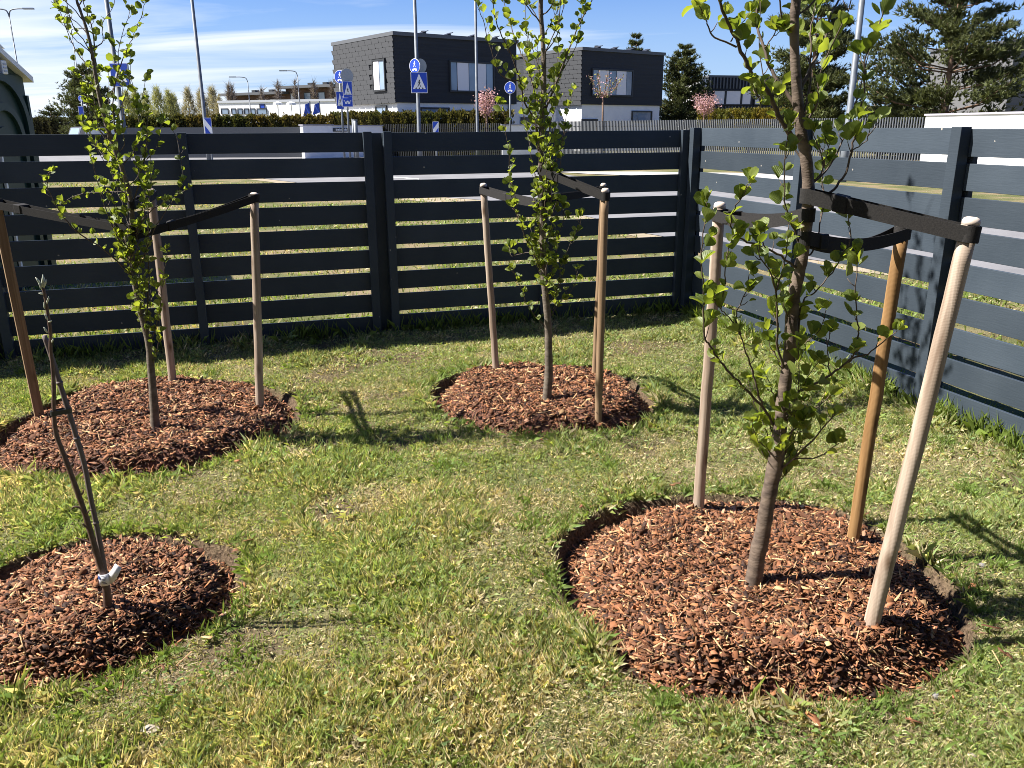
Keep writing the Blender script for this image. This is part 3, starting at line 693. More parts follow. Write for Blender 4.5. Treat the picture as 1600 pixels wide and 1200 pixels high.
def smoothpath(pts, sub=4):
    pts = [Vector(p) for p in pts]; out = []
    for i in range(len(pts) - 1):
        p0 = pts[max(i - 1, 0)]; p1 = pts[i]; p2 = pts[i + 1]; p3 = pts[min(i + 2, len(pts) - 1)]
        for k in range(sub):
            t = k / sub
            out.append(0.5 * ((2 * p1) + (p2 - p0) * t + (2 * p0 - 5 * p1 + 4 * p2 - p3) * t * t + (3 * p1 - p0 - 3 * p2 + p3) * t ** 3))
    out.append(pts[-1]); return out
class Tree:
    def __init__(s, trunk_px, bedkey, label, leafsize, mat, seed, above):
        s.rnd = random.Random(seed); s.leafs = []; s.ls = leafsize
        bd = BEDS[bedkey]; z0 = 0.08
        for _ in range(4):
            b = G(trunk_px[0][0], trunk_px[0][1], z0); z0 = float(bd.mound(np.array([b.x]), np.array([b.y]))[0])
        s.Y = b.y; s.base = b
        s.root = thing('alder_tree', (b.x, b.y, z0), label, 'tree', 'young staked alder trees')
        pts = [P(u, v, s.Y) for u, v, w_ in trunk_px]; rad = [w_ / F * (s.Y * cT + (CAMZ - p.z) * sT) / 2 for (u, v, w_), p in zip(trunk_px, pts)]
        top = pts[-1]; rt = rad[-1]; dirn = Vector((0, 0, 1))
        for i in range(1, 7):                 # the leader goes on above the frame
            pts.append(top + Vector((s.rnd.uniform(-.04, .04), s.rnd.uniform(-.04, .04), above * i / 6))); rad.append(rt * (1 - 0.9 * i / 6))
        pts[0] = pts[0] - Vector((0, 0, 0.05))
        sp = smoothpath(pts, 5); sr = list(np.interp(np.linspace(0, 1, len(sp)), np.linspace(0, 1, len(rad)), rad))
        sr = [r * s.rnd.uniform(0.95, 1.06) for r in sr]; sr[0] *= 1.25; sr[1] *= 1.12
        mb = MB(); mb.tube(sp, sr, 12, jit=0.03); mb.build('trunk', mat, s.root, smooth=True)
        s.sp = sp; s.sr = sr
    def at_z(s, z):
        i = min(range(len(s.sp)), key=lambda i: abs(s.sp[i].z - z)); return s.sp[i], s.sr[i]
    def branch(s, path, r0, r1, leaf0=0.2, dens=1.0, stub=True):
        sp = smoothpath(path, 4)
        sp = [p + Vector((s.rnd.uniform(-1, 1), s.rnd.uniform(-1, 1), s.rnd.uniform(-1, 1))) * 0.003 for p in sp]
        m = len(sp); mb = MB(); mb.tube(sp, [r0 + (r1 - r0) * (i / (m - 1)) ** 0.8 for i in range(m)], 6); mb.build('branch', M_twig, s.root, smooth=True)
        L_ = 0; step = s.ls * 0.78 / dens; nxt = 0; tot = sum((sp[i + 1] - sp[i]).length for i in range(m - 1)); acc = 0; side = s.rnd.choice((-1, 1))
        for i in range(m - 1):
            seg = sp[i + 1] - sp[i]; acc += seg.length
            if acc / max(tot, 1e-6) < leaf0: continue
            if acc >= nxt:
                nxt = max(nxt, acc) + step * s.rnd.uniform(0.7, 1.4); T = seg.normalized(); side = -side
                s.node(sp[i + 1], T, side)
        s.cluster(sp[-1], (sp[-1] - sp[-2]).normalized(), 3)
    def node(s, p, T, side):
        r = s.rnd; out = T.orthogonal().normalized(); out.rotate(Matrix.Rotation(r.uniform(0, 6.28), 3, T))
        n = r.choice((1, 2, 2, 3, 3)); q = p
        if r.random() < 0.35:                 # short spur
            q = p + (out * 0.6 + Vector((0, 0, 0.6))) * s.ls * r.uniform(0.5, 1.0)
            mb = MB(); mb.tube([p, (p + q) / 2 + Vector((0, 0, -0.004)), q], [0.0018, 0.0015, 0.0011], 5); mb.build('twig', M_twig, s.root, smooth=True)
        for k in range(n):
            o2 = out.copy(); o2.rotate(Matrix.Rotation(r.uniform(-1.2, 1.2) + k * 2.2, 3, Vector((0, 0, 1))))
            s.leaf(q, (o2 * r.uniform(0.6, 1.1) + T * 0.35 + Vector((0, 0, r.uniform(0.15, 0.85)))).normalized(), s.ls * (0.42 + 0.75 * r.random() ** 0.9))
    def cluster(s, p, T, n):
        r = s.rnd; a0 = r.uniform(0, 6.28)
        for k in range(n):
            a = a0 + k * 2.1 + r.uniform(-.4, .4); d = (Vector((math.cos(a), math.sin(a), 0)) * 0.7 + T * 0.5 + Vector((0, 0, 0.5))).normalized()
            s.leaf(p, d, s.ls * r.uniform(0.5, 1.0))
    def leaf(s, p, d, size):
        r = s.rnd; Yv = d.normalized(); up = Vector((r.uniform(-.6, .6), r.uniform(-.6, .6), 1)); Zv = up - Yv * up.dot(Yv)
        if Zv.length < 0.15: Zv = Yv.orthogonal()
        Zv.normalize(); Zv.rotate(Matrix.Rotation(r.gauss(0, 0.5), 3, Yv)); Xv = Yv.cross(Zv)
        s.leafs.append((p.copy(), Xv, Yv, Zv, size, r.randrange(len(LEAF))))
    def finish(s, maxobj=290):
        o0 = s.root.location
        cp = Vector((0, 0, CAMZ))
        def vis(l):
            p = l[0]; r = p - cp; f = r.y * cT - r.z * sT; u = 800 + F * r.x / f; v = 600 - F * (r.y * sT + r.z * cT) / f
            return (l[4] / f) * (1 if -20 < u < 1620 and -20 < v < 1220 else 0.1)
        s.leafs.sort(key=vis, reverse=True)
        for (p, X, Y, Z, sz, k) in s.leafs[:maxobj]:
            ob = bpy.data.objects.new('leaf', LEAFME[k]); COL.objects.link(ob); ob.parent = s.root
            ob.matrix_local = Matrix.Translation(p - o0) @ Matrix((X, Y, Z)).transposed().to_4x4() @ Matrix.Scale(sz, 4)
        Vs, Ts, Us = [], [], []; off = 0
        for (p, X, Y, Z, sz, k) in s.leafs[maxobj:]:
            V, T, U = LEAF[k]; Rm = np.array([X, Y, Z]).T * sz
            Vs.append(V @ Rm.T + np.array(p)); Ts.append(T + off); off += len(V); U = U.copy(); U[:, 2] = s.rnd.random(); Us.append(U)
        if Vs:
            o = fastmesh('foliage', np.concatenate(Vs), np.concatenate(Ts), M_leaf, s.root, vec=np.concatenate(Us), smooth=True); o['kind'] = 'stuff'
        print('leaves', len(s.leafs))
    def pxb(s, px, d0, d1, r0=4.0, r1=1.6, leaf0=0.15, dens=1.0):
        n = len(px); path = [P(u, v, s.Y + d0 + (d1 - d0) * (i / (n - 1)) ** 1.2) for i, (u, v) in enumerate(px)]
        s.branch(path, r0 * 0.001, r1 * 0.001, leaf0, dens)
    def auto(s, n, z0, z1, lmin, lmax, upw=1.0, r0=2.6, leaf0=0.2, dens=1.0, spread=1.0):
        r = s.rnd
        for i in range(n):
            z = z0 + (z1 - z0) * (i + r.random()) / n; p, rr = s.at_z(z); a = i * 2.4 + r.uniform(-.5, .5)
            o = Vector((math.cos(a), math.sin(a), 0)); ln = r.uniform(lmin, lmax); path = [p]
            for k in range(1, 5):
                t = k / 4; path.append(p + o * ln * spread * (0.55 * t - 0.12 * t * t) + Vector((0, 0, upw * ln * (0.35 * t + 0.45 * t * t))) + Vector((r.uniform(-1, 1), r.uniform(-1, 1), 0)) * ln * 0.05)
            s.branch(path, r0 * 0.001, 0.0012, leaf0, dens)

T1 = Tree([(1176,914,27),(1183,870,25),(1191,835,24),(1202,770,23),(1212,722,24),(1219,665,21),(1226,605,20),(1235,545,20),(1237,500,20),(1241,460,19),(1250,420,18),(1258,372,18),(1263,305,18),(1260,250,18),(1251,200,18),(1246,150,16),(1242,90,15),(1241,40,14.5),(1244,0,14.5)],
          'front', 'big leafy alder tied to three stakes beside the sunlit fence', 0.051, M_bark, 5, 1.5)
B1 = [
 ([(1208,745),(1224,730),(1247,709),(1276,682),(1303,648)], 0, -.12, 6, 2.2, .4),
 ([(1242,717),(1278,713),(1310,693)], -.04, -.1, 3, 1.5, .5),
 ([(1211,668),(1190,633),(1168,612),(1148,590),(1125,565),(1110,540),(1101,524),(1100,472),(1098,427),(1096,396),(1103,337),(1105,315)], 0, -.15, 5.5, 1.4, .22),
 ([(1190,633),(1181,601),(1175,576),(1163,545),(1157,522),(1139,495),(1125,484),(1115,468)], -.03, -.12, 3.5, 1.4, .1),
 ([(1157,522),(1150,500),(1158,470),(1168,450),(1172,425)], -.08, -.1, 2.5, 1.2, .2),
 ([(1125,484),(1132,450),(1135,410),(1140,380),(1150,365)], -.1, -.12, 2.5, 1.2, .2),
 ([(1247,420),(1220,400),(1195,387),(1161,375),(1145,360),(1142,342),(1150,320),(1163,304),(1168,288)], 0, -.2, 4.5, 1.3, .15),
 ([(1195,387),(1188,370),(1180,368)], -.1, -.12, 2, 1.2, .5),
 ([(1224,580),(1222,567),(1215,534),(1215,495),(1213,457),(1204,428),(1188,400),(1186,382)], 0, -.15, 5, 1.4, .2),
 ([(1213,457),(1220,430),(1227,400),(1230,375),(1232,350)], -.08, -.1, 3, 1.2, .15),
 ([(1247,540),(1249,490),(1258,466),(1275,455),(1300,425),(1316,398),(1328,378),(1327,349),(1325,330)], 0, -.05, 3.4, 1.2, .1),
 ([(1228,612),(1253,610),(1290,590),(1319,570),(1337,558),(1357,553),(1380,534),(1400,518)], 0, -.1, 6, 1.5, .3),
 ([(1319,570),(1334,552),(1341,522),(1339,500),(1337,461),(1339,405),(1342,395)], -.06, -.1, 3.5, 1.3, .15),
 ([(1296,584),(1294,560),(1292,540),(1298,520)], -.04, -.05, 2.4, 1.2, .1),
 ([(1226,714),(1238,671),(1242,635),(1247,601),(1248,534)], 0, -.12, 3.4, 1.3, .1),
 ([(1217,723),(1199,702),(1184,689),(1175,662)], 0, -.1, 3, 1.3, .2),
 ([(1222,690),(1250,660),(1272,640),(1296,620),(1303,600)], 0, .12, 3, 1.3, .25),
 ([(1216,700),(1205,670),(1196,650),(1185,655)], 0, .12, 3, 1.3, .2),
 ([(1262,400),(1272,388),(1281,350),(1286,300),(1284,240),(1290,228)], 0, .1, 3.2, 1.2, .35),
 ([(1240,215),(1226,198),(1213,171),(1195,135),(1177,119),(1166,97),(1150,61),(1136,34),(1125,7),(1118,-30),(1108,-90)], 0, -.15, 9, 3, .3),
 ([(1150,73),(1118,58),(1107,43),(1100,25),(1094,11)], -.08, -.15, 3, 1.3, .45),
 ([(1141,65),(1150,50),(1160,35),(1170,20)], -.08, -.05, 2.2, 1.2, .3),
 ([(1177,119),(1185,150),(1190,165),(1180,140),(1175,128)], -.05, -.12, 2, 1.2, .4),
 ([(1244,172),(1238,157),(1213,124),(1200,97),(1190,63),(1182,40),(1183,0),(1186,-60)], 0, .15, 7, 3, .2),
 ([(1195,75),(1208,56),(1213,45)], .06, .02, 2.4, 1.3, .4),
 ([(1213,124),(1205,150),(1196,160),(1188,150)], .03, -.05, 2.4, 1.2, .3),
 ([(1250,215),(1256,200),(1271,175),(1278,153),(1280,135)], 0, -.08, 6, 2, .4),
 ([(1249,145),(1263,112),(1287,67),(1298,22),(1310,0),(1320,-40)], 0, .15, 6, 2.5, .3),
 ([(1254,180),(1265,128),(1267,67),(1267,40),(1276,0),(1280,-40)], 0, .1, 4, 1.6, .3),
 ([(1264,320),(1290,305),(1312,285),(1323,265),(1332,230),(1337,200),(1350,145),(1353,90),(1370,52),(1379,23),(1385,5),(1390,-20)], 0, -.05, 5, 1.4, .28),
 ([(1332,235),(1352,222),(1358,205)], -.02, -.06, 2.2, 1.2, .2),
 ([(1251,388),(1238,352),(1226,315),(1227,270),(1228,230),(1232,200)], 0, -.12, 3.4, 1.2, .15),
 ([(1262,290),(1286,262),(1276,225),(1271,205)], 0, -.06, 3, 1.2, .3),
 ([(1286,262),(1290,245),(1296,225)], -.03, -.06, 2, 1.1, .3),
]
for b in B1: T1.pxb(*b, dens=1.08)
T1.auto(8, 0.5, 1.15, 0.14, 0.30, 1.0, 2.4)
T1.auto(7, 0.45, 0.80, 0.14, 0.26, 0.9, 2.4)
T1.auto(7, 1.45, 2.15, 0.3, 0.6, 1.35, 3.4, leaf0=0.3)
T1.auto(16, 2.1, 3.2, 0.35, 0.7, 1.1, 4.0)
T1.finish()

T2 = Tree([(853,624,15.5),(857,590,13),(857,545,12),(856,500,11.5),(851,445,10.5),(848,385,10.5),(848,330,10),(847,280,10),(845,230,9.5),(848,180,9),(850,120,8),(848,60,7.5),(845,0,7)],
          'back', 'leafy alder in the middle bed, tied to one lone stake and a pair of stakes', 0.046, M_bark2, 15, 1.6)
B2 = [
 ([(847,240),(835,188),(820,160),(812,127),(801,90),(788,64),(775,34),(769,0),(765,-30)], 0, -.2, 6, 2, .1),
 ([(812,127),(782,116),(764,66),(754,30),(745,4)], -.08, -.2, 3.5, 1.4, .1),
 ([(845,200),(843,170),(831,131),(822,99),(812,79),(801,49),(792,24),(785,-10)], 0, .25, 5.5, 2, .1),
 ([(846,185),(856,161),(869,131),(884,90),(895,62),(908,32),(925,0),(935,-30)], 0, -.15, 6.5, 2, .2),
 ([(849,80),(850,56),(865,30),(874,4),(880,-30)], 0, .1, 4, 1.5, .2),
 ([(847,45),(839,28),(824,0),(815,-30)], 0, .1, 4, 1.5, .4),
 ([(848,425),(831,394),(820,368),(809,341),(801,315),(797,277),(796,244),(790,200),(786,165)], 0, -.2, 5, 1.4, .15),
 ([(820,368),(812,340),(806,310),(800,285)], -.08, -.2, 3, 1.3, .1),
 ([(857,475),(872,448),(876,418),(887,390),(904,356),(908,337)], 0, -.1, 3.5, 1.2, .35),
 ([(855,403),(872,367),(880,341),(878,319)], 0, .1, 3.2, 1.2, .2),
 ([(852,330),(859,281),(872,244),(878,225),(885,180),(897,140)], 0, -.12, 4, 1.3, .15),
 ([(850,508),(835,492),(822,471),(812,445),(800,420)], 0, -.15, 3.5, 1.3, .15),
 ([(861,494),(872,475),(884,464),(899,443),(903,420)], 0, .12, 3.5, 1.2, .15),
 ([(853,420),(838,400),(822,395),(800,400),(795,385)], 0, .12, 3.2, 1.3, .2),
]
for b in B2: T2.pxb(*b, dens=1.25)
T2.auto(20, 0.62, 1.2, 0.16, 0.34, 1.2, 2.4, spread=0.7)
T2.auto(18, 1.15, 1.75, 0.25, 0.5, 1.3, 3.0, spread=0.6)
T2.auto(18, 1.8, 3.3, 0.35, 0.7, 1.2, 4.0)
T2.finish()

T3 = Tree([(242,668,14),(240,625,12.5),(236,575,11),(232,535,10.5),(222,495,10),(213,455,9),(208,420,8),(206,380,8),(206,330,8),(202,300,7.5),(190,260,7),(178,230,7),(165,190,6.5),(155,150,6),(148,110,5.5),(143,78,5),(135,45,4.6),(125,15,4.2),(119,-5,4)],
          'left', 'slender leafy alder in the bed nearest the portable toilet, with several thin leaders', 0.041, M_bark2, 25, 1.2)
B3 = [
 ([(228,505),(231,470),(233,430),(230,390),(224,350),(222,310),(228,270)], 0, .12, 5, 1.6, .1),
 ([(212,362),(225,340),(245,322),(265,312),(295,295)], 0, -.1, 4, 1.4, .5),
 ([(207,432),(200,425),(162,390),(125,365),(100,340),(88,322),(75,295),(75,272),(80,268)], 0, -.2, 5, 1.2, .1),
 ([(178,230),(170,220),(160,170),(150,112),(148,66),(140,30),(132,10),(128,-20)], .02, .12, 5, 2, .1),
 ([(192,265),(178,190),(178,144),(186,108),(196,84),(210,52),(222,20),(226,4)], 0, -.1, 4, 1.2, .2),
 ([(206,330),(225,250),(230,216),(226,200),(214,170),(210,138),(200,118)], 0, .12, 4, 1.2, .15),
 ([(168,200),(156,192),(140,160),(124,128),(114,112)], 0, -.12, 3.4, 1.2, .2),
 ([(143,82),(120,64),(112,54),(94,34)], 0, -.1, 2.6, 1.1, .5),
 ([(136,52),(114,30),(100,18),(90,11)], 0, .1, 2.6, 1.1, .5),
 ([(222,410),(240,360),(262,325),(285,285),(283,250),(275,213),(256,186)], 0, .18, 3.6, 1.1, .35),
 ([(228,250),(245,228),(250,200),(253,188)], 0, .1, 2.4, 1.1, .3),
 ([(210,420),(190,385),(172,345),(160,310),(150,275),(140,240)], 0, -.15, 4, 1.3, .15),
 ([(203,300),(182,270),(160,240),(140,215),(128,190)], 0, .15, 3.5, 1.2, .15),
 ([(234,540),(246,500),(252,460),(258,420),(262,390)], 0, -.1, 3.4, 1.2, .1),
 ([(236,580),(245,550),(250,520),(248,490)], 0, -.08, 2.6, 1.2, .1),
 ([(205,300),(160,300),(120,305),(95,320)], 0, .1, 2.6, 1.1, .4),
]
for b in B3: T3.pxb(*b, dens=1.15)
T3.auto(16, 0.52, 1.0, 0.14, 0.26, 1.3, 2.2, spread=0.6)
T3.auto(24, 0.95, 1.75, 0.24, 0.46, 1.2, 2.6, spread=0.95)
T3.auto(14, 1.8, 3.0, 0.3, 0.55, 1.2, 3.0)
T3.finish()

# ------------------------------------------------------------------ webbing tree ties
M_strap = pmat('black_webbing', (0.012, 0.011, 0.011), (0.022, 0.020, 0.019), 220, 0.85, 0.3, 260, bdist=0.001, spec=0.3)
def tie(tree, key, zt, ztop_off, label, sag=0.02, hgt=0.042, buckle=0.3, twist=0.0):
    b, t, ax, rs = STK[key]
    pt, rt = tree.at_z(zt)
    ps = t - ax * ztop_off
    c1 = Vector((pt.x, pt.y)); c2 = Vector((ps.x, ps.y)); r1 = rt + 0.004; r2 = rs + 0.003
    D = c2 - c1; dist = D.length; D.normalize(); Nn = Vector((-D.y, D.x))
    path = []
    for k in range(13):                     # round the trunk on the side away from the stake
        a = math.pi / 2 + math.pi * k / 12; path.append((c1 + D * (math.cos(a) * r1) + Nn * (math.sin(a) * r1), 0.0))
    M_ = 12
    for k in range(1, M_):
        f = k / M_; path.append((c1 + D * (dist * f) - Nn * (r1 + (r2 - r1) * f), f))
    for k in range(13):
        a = -math.pi / 2 + math.pi * k / 12; path.append((c2 + D * (math.cos(a) * r2) + Nn * (math.sin(a) * r2), 1.0))
    for k in range(1, M_):
        f = 1 - k / M_; path.append((c1 + D * (dist * f) + Nn * (r1 + (r2 - r1) * f), f))
    n = len(path); vs = []
    for i, (p, f) in enumerate(path):
        q0 = path[i - 1][0]; q1 = path[(i + 1) % n][0]; tg = (q1 - q0).normalized(); nr = Vector((tg.y, -tg.x))
        back = 1 if i > 13 + M_ + 6 else 0
        z = zt + (ps.z - zt) * f - sag * 4 * f * (1 - f) * (1.0 + 0.5 * back)
        for o_, hz in ((0.0, -hgt / 2), (0.0, hgt / 2), (0.0026, hgt / 2), (0.0026, -hgt / 2)):
            vs.append((p.x + nr.x * o_, p.y + nr.y * o_, z + hz))
    fs = []
    for i in range(n):
        j = (i + 1) % n
        for k in range(4): fs.append((i * 4 + k, i * 4 + (k + 1) % 4, j * 4 + (k + 1) % 4, j * 4 + k))
    root = thing('tree_tie', ((c1.x + c2.x) / 2, (c1.y + c2.y) / 2, min(zt, ps.z)), label, 'tree tie', 'black webbing ties between stakes and trunks')
    mb = MB(); mb.add(vs, fs); mb.build('webbing', M_strap, root)
    f = buckle; c = c1 + D * (dist * f); rr = r1 + (r2 - r1) * f; z = zt + (ps.z - zt) * f - sag * 4 * f * (1 - f)
    mb = MB(); mb.box((c.x, c.y, z), (0.022, rr + 0.006, hgt / 2 + 0.003), (D.x, D.y, (ps.z - zt) / dist), (Nn.x, Nn.y, 0)); mb.build('spacer', M_strap, root, bevel=0.004)
    mb = MB(); sc_ = ps - Vector((0, 0, 0)); mb.tube([sc_ - ax * hgt * 0.52, sc_ + ax * hgt * 0.52], r2 + 0.0032, 18, cap=False); mb.build('stake_loop', M_strap, root, smooth=True)
def zpx(tree, v): return P(800, v, tree.Y).z
tie(T1, 'f3', zpx(T1, 308), 0.045, 'wide black tie from the biggest trunk to the thick pale leaning stake', sag=0.0, hgt=0.046, buckle=0.22)
tie(T1, 'f1', zpx(T1, 338), 0.045, 'black tie from the biggest trunk to the pale stake behind it', sag=0.018, hgt=0.042, buckle=0.82)
tie(T1, 'f2', zpx(T1, 374), 0.03, 'sagging black tie from the biggest trunk to the golden-brown stake', sag=0.03, hgt=0.044, buckle=0.12)
tie(T2, 'b1', zpx(T2, 319), 0.04, 'black tie from the middle trunk to its lone pale stake', sag=0.006, buckle=0.55)
tie(T2, 'b2', zpx(T2, 267), 0.04, 'black tie sloping down from the middle trunk to the front tan stake', sag=0.0, buckle=0.25)
tie(T2, 'b3', zpx(T2, 310), 0.035, 'black tie from the middle trunk to the half-hidden tan stake', sag=0.008, buckle=0.2)
tie(T3, 'l1', zpx(T3, 355), 0.04, 'black tie from the slender leafy trunk to the square-cut leaning stake', sag=0.004, buckle=0.8)
tie(T3, 'l3', zpx(T3, 366), 0.025, 'black tie from the slender leafy trunk to the stake by the trench', sag=0.01, buckle=0.3)
tie(T3, 'l2', zpx(T3, 318), 0.03, 'short black tie from the slender trunk to the thin stake close behind it', sag=0.004, buckle=0.5)

# ------------------------------------------------------------------ bare sapling with cane and label
def sapling():
    bd = BEDS['sapling']; z0 = 0.07
    for _ in range(4):
        b = G(168, 952, z0); z0 = float(bd.mound(np.array([b.x]), np.array([b.y]))[0])
    Y = b.y
    M_sap = pmat('sapling_bark', (0.060, 0.030, 0.022), (0.105, 0.062, 0.045), 40, 0.6, 0.4, 80, bdist=0.002)
    M_bud = pmat('downy_bud', (0.34, 0.37, 0.28), (0.48, 0.50, 0.42), 90, 0.8)
    root = thing('sapling', (b.x, b.y, z0), 'thin bare fruit sapling with silvery buds in its own mulch bed', 'sapling')
    px = [(168,956,13),(167,930,11.5),(163,905,10),(158,888,9.5),(150,862,9),(141,830,8.5),(133,803,8.5),(124,777,8),(110,738,7.5),(96,701,7.5),(87,675,7),(84,640,6),(84,605,6.5),(82,572,6),(79,545,5.5),(79,520,5.5),(75,492,5.2),(71,465,5),(67,448,4.5)]
    pts = [P(u, v, Y + 0.004 * math.sin(v / 40)) for u, v, w_ in px]; rad = [w_ / F * (Y * cT + (CAMZ - p.z) * sT) / 2 for (u, v, w_), p in zip(px, pts)]
    pts[0].z -= 0.04
    sp = smoothpath(pts, 3); sr = [r * random.uniform(0.94, 1.1) for r in np.interp(np.linspace(0, 1, len(sp)), np.linspace(0, 1, len(rad)), rad)]
    mb = MB(); mb.tube(sp, sr, 8); mb.build('stem', M_sap, root, smooth=True)
    def bud(u, v, du, dv, w_, name='bud'):
        p = P(u, v, Y - 0.004); q = P(u + du, v + dv, Y - 0.012); m_ = (p + q) / 2 + Vector((0.002, 0, 0))
        mb = MB(); r = w_ / F * 2.6 / 2; mb.tube([p, p.lerp(q, .35), m_.lerp(q, .4), q], [r * .6, r, r * .8, r * .15], 6); mb.build(name, M_bud, root, smooth=True)
    for a in [(67,450,-12,-17,4),(67,450,0,-21,5.5),(66,452,-6,-10,4),(68,450,4,-14,4),(69,460,-9,-2,4),(73,475,3,-12,3.5),(70,482,-2,-10,3.5),(75,500,-6,-10,3.5),(76,503,5,-2,3),(74,520,-6,-9,3.5),(81,535,2,-6,3)]:
        bud(*a)
    for pth in [[(128,795),(121,792),(115,792),(112,796)],[(135,804),(139,798),(144,797)],[(140,827),(133,822),(129,818)],[(146,850),(131,844),(118,840)],[(123,775),(129,771),(131,765)]]:
        q = [P(u, v, Y - 0.004 * i) for i, (u, v) in enumerate(pth)]; mb = MB(); mb.tube(smoothpath(q, 3), [0.0042 - 0.0022 * i / (3 * (len(q) - 1)) for i in range(3 * (len(q) - 1) + 1)], 6); mb.build('spur', M_sap, root, smooth=True)
    # cane
    M_cane = pmat('grey_cane', (0.085, 0.066, 0.062), (0.13, 0.10, 0.092), 30, 0.7, 0.3, 60, stretch=(1, 1, 0.2), bdist=0.002)
    cpx = [(167,912,8.5),(160,870,8.5),(150,817,8),(141,775,8),(132,727,8),(120,685,8.2),(107,642,8.2),(93,598,8.2),(80,556,8),(69,524,8)]
    c = [P(u, v, Y + 0.028) for u, v, w_ in cpx]; cr = [w_ / F * (Y * cT + (CAMZ - p.z) * sT) / 2 for (u, v, w_), p in zip(cpx, c)]
    c = [c[0] + (c[0] - c[1]) * 1.9] + c; cr = [cr[0]] + cr
    cane = thing('cane', (c[0].x, c[0].y, c[0].z), 'thin dark grey cane leaning beside the bare sapling', 'cane')
    cs = smoothpath(c, 3); mb = MB(); mb.tube(cs, list(np.interp(np.linspace(0, 1, len(cs)), np.linspace(0, 1, len(cr)), cr)), 8); mb.build('rod', M_cane, cane, smooth=True)
    mb = MB()
    for i in (9, 18, 24): mb.tube([cs[i] - (cs[i + 1] - cs[i]).normalized() * .005, cs[i], cs[i] + (cs[i + 1] - cs[i]).normalized() * .005], [cr[0] * 1.02, cr[0] * 1.14, cr[0] * 1.02], 8)
    mb.build('knots', M_cane, cane, smooth=True)
    # black tie
    pA = P(84, 645, Y); pB = P(106, 641, Y + 0.028)
    D = Vector((pB.x - pA.x, pB.y - pA.y)); dist = D.length; D.normalize(); Nn = Vector((-D.y, D.x)); path = []
    ra, rb = 0.0085, 0.0105
    for k in range(9): a = math.pi / 2 + math.pi * k / 8; path.append((Vector((pA.x, pA.y)) + D * (math.cos(a) * ra) + Nn * (math.sin(a) * ra), pA.z))
    for k in range(9): a = -math.pi / 2 + math.pi * k / 8; path.append((Vector((pB.x, pB.y)) + D * (math.cos(a) * rb) + Nn * (math.sin(a) * rb), pB.z))
    n = len(path); vs = []
    for i, (p, z) in enumerate(path):
        cen = Vector((pA.x, pA.y)) if i < 9 else Vector((pB.x, pB.y)); nr = (p - cen).normalized()
        for o_, hz in ((0, -.008), (0, .008), (.002, .008), (.002, -.008)): vs.append((p.x + nr.x * o_, p.y + nr.y * o_, z + hz))
    fs = [(i * 4 + k, i * 4 + (k + 1) % 4, ((i + 1) % n) * 4 + (k + 1) % 4, ((i + 1) % n) * 4 + k) for i in range(n) for k in range(4)]
    mb = MB(); mb.add(vs, fs); o = mb.build('plastic_tie', pmat('black_plastic', (0.012, 0.014, 0.016), None, rough=0.4), origin=(pA.x, pA.y, pA.z)); tag(o, 'small black plastic tie holding the bare sapling to its cane', 'tie')
    # paper label: wraps the stem, free end sticks up to the right
    M_pap = pmat('label_paper', (0.74, 0.74, 0.78), (0.70, 0.70, 0.75), 30, 0.6)
    M_ink = pmat('label_ink', (0.03, 0.035, 0.08), None, rough=0.6); M_blue = pmat('label_blue', (0.02, 0.06, 0.25), None, rough=0.6)
    pc = P(163, 904, Y - 0.008); r = 0.0185; hh = 0.0215
    lab = thing('plant_label', (pc.x, pc.y, pc.z - hh), 'white printed plant label wrapped around the base of the bare sapling', 'label')
    vs = []; ring = []
    for k in range(9):
        a = math.radians(-200 + 200 * k / 8); ring.append((pc.x + math.cos(a) * r, pc.y + math.sin(a) * r * 0.75, pc.z - 0.004 * (k < 3)))
    tip0 = Vector(ring[-1]); tail = [tip0 + Vector((0.010, -0.006, 0.008)), tip0 + Vector((0.024, -0.006, 0.026)), tip0 + Vector((0.038, -0.002, 0.050))]
    line = [Vector(q) for q in ring] + tail; wdt = [hh] * 9 + [hh * 0.9, hh * 0.72, hh * 0.62]
    tl = Vector((0.35, 0, -1)).normalized()
    for i, (q, hw) in enumerate(zip(line, wdt)):
        up = Vector((0, 0, 1)) if i < 9 else Vector((0, 0, 1)).lerp(Vector((-0.75, 0, 0.65)), min(1, (i - 8) / 3)).normalized()
        vs += [q - up * hw, q + up * hw]
    fs = [(2 * i, 2 * i + 2, 2 * i + 3, 2 * i + 1) for i in range(len(line) - 1)]
    mb = MB(); mb.add(vs, fs); pl = mb.build('paper', M_pap, lab, smooth=True); so_ = pl.modifiers.new('thick', 'SOLIDIFY'); so_.thickness = 0.0006
    def patch(a0, a1, z0_, z1_, mat, name):
        v2 = []
        for k in range(5):
            a = math.radians(a0 + (a1 - a0) * k / 4); v2 += [(pc.x + math.cos(a) * (r + .0008), pc.y + math.sin(a) * (r + .0008) * 0.75 - 0.0006, pc.z + z) for z in (z0_, z1_)]
        m2 = MB(); m2.add(v2, [(2 * i, 2 * i + 2, 2 * i + 3, 2 * i + 1) for i in range(4)]); m2.build(name, mat, lab)
    patch(-150, -108, 0.004, 0.017, M_blue, 'print_square')
    for k, (a0, a1) in enumerate([(-152, -120), (-150, -112), (-152, -126), (-150, -110)]): patch(a0, a1, -0.002 - 0.0042 * k, -0.0006 - 0.0042 * k, M_ink, 'print_line')
    for k in range(6): patch(-96 + (k % 2) * 3, -60 + (k % 3) * 6, 0.016 - 0.0058 * k, 0.0178 - 0.0058 * k, M_ink, 'print_line')
sapling()
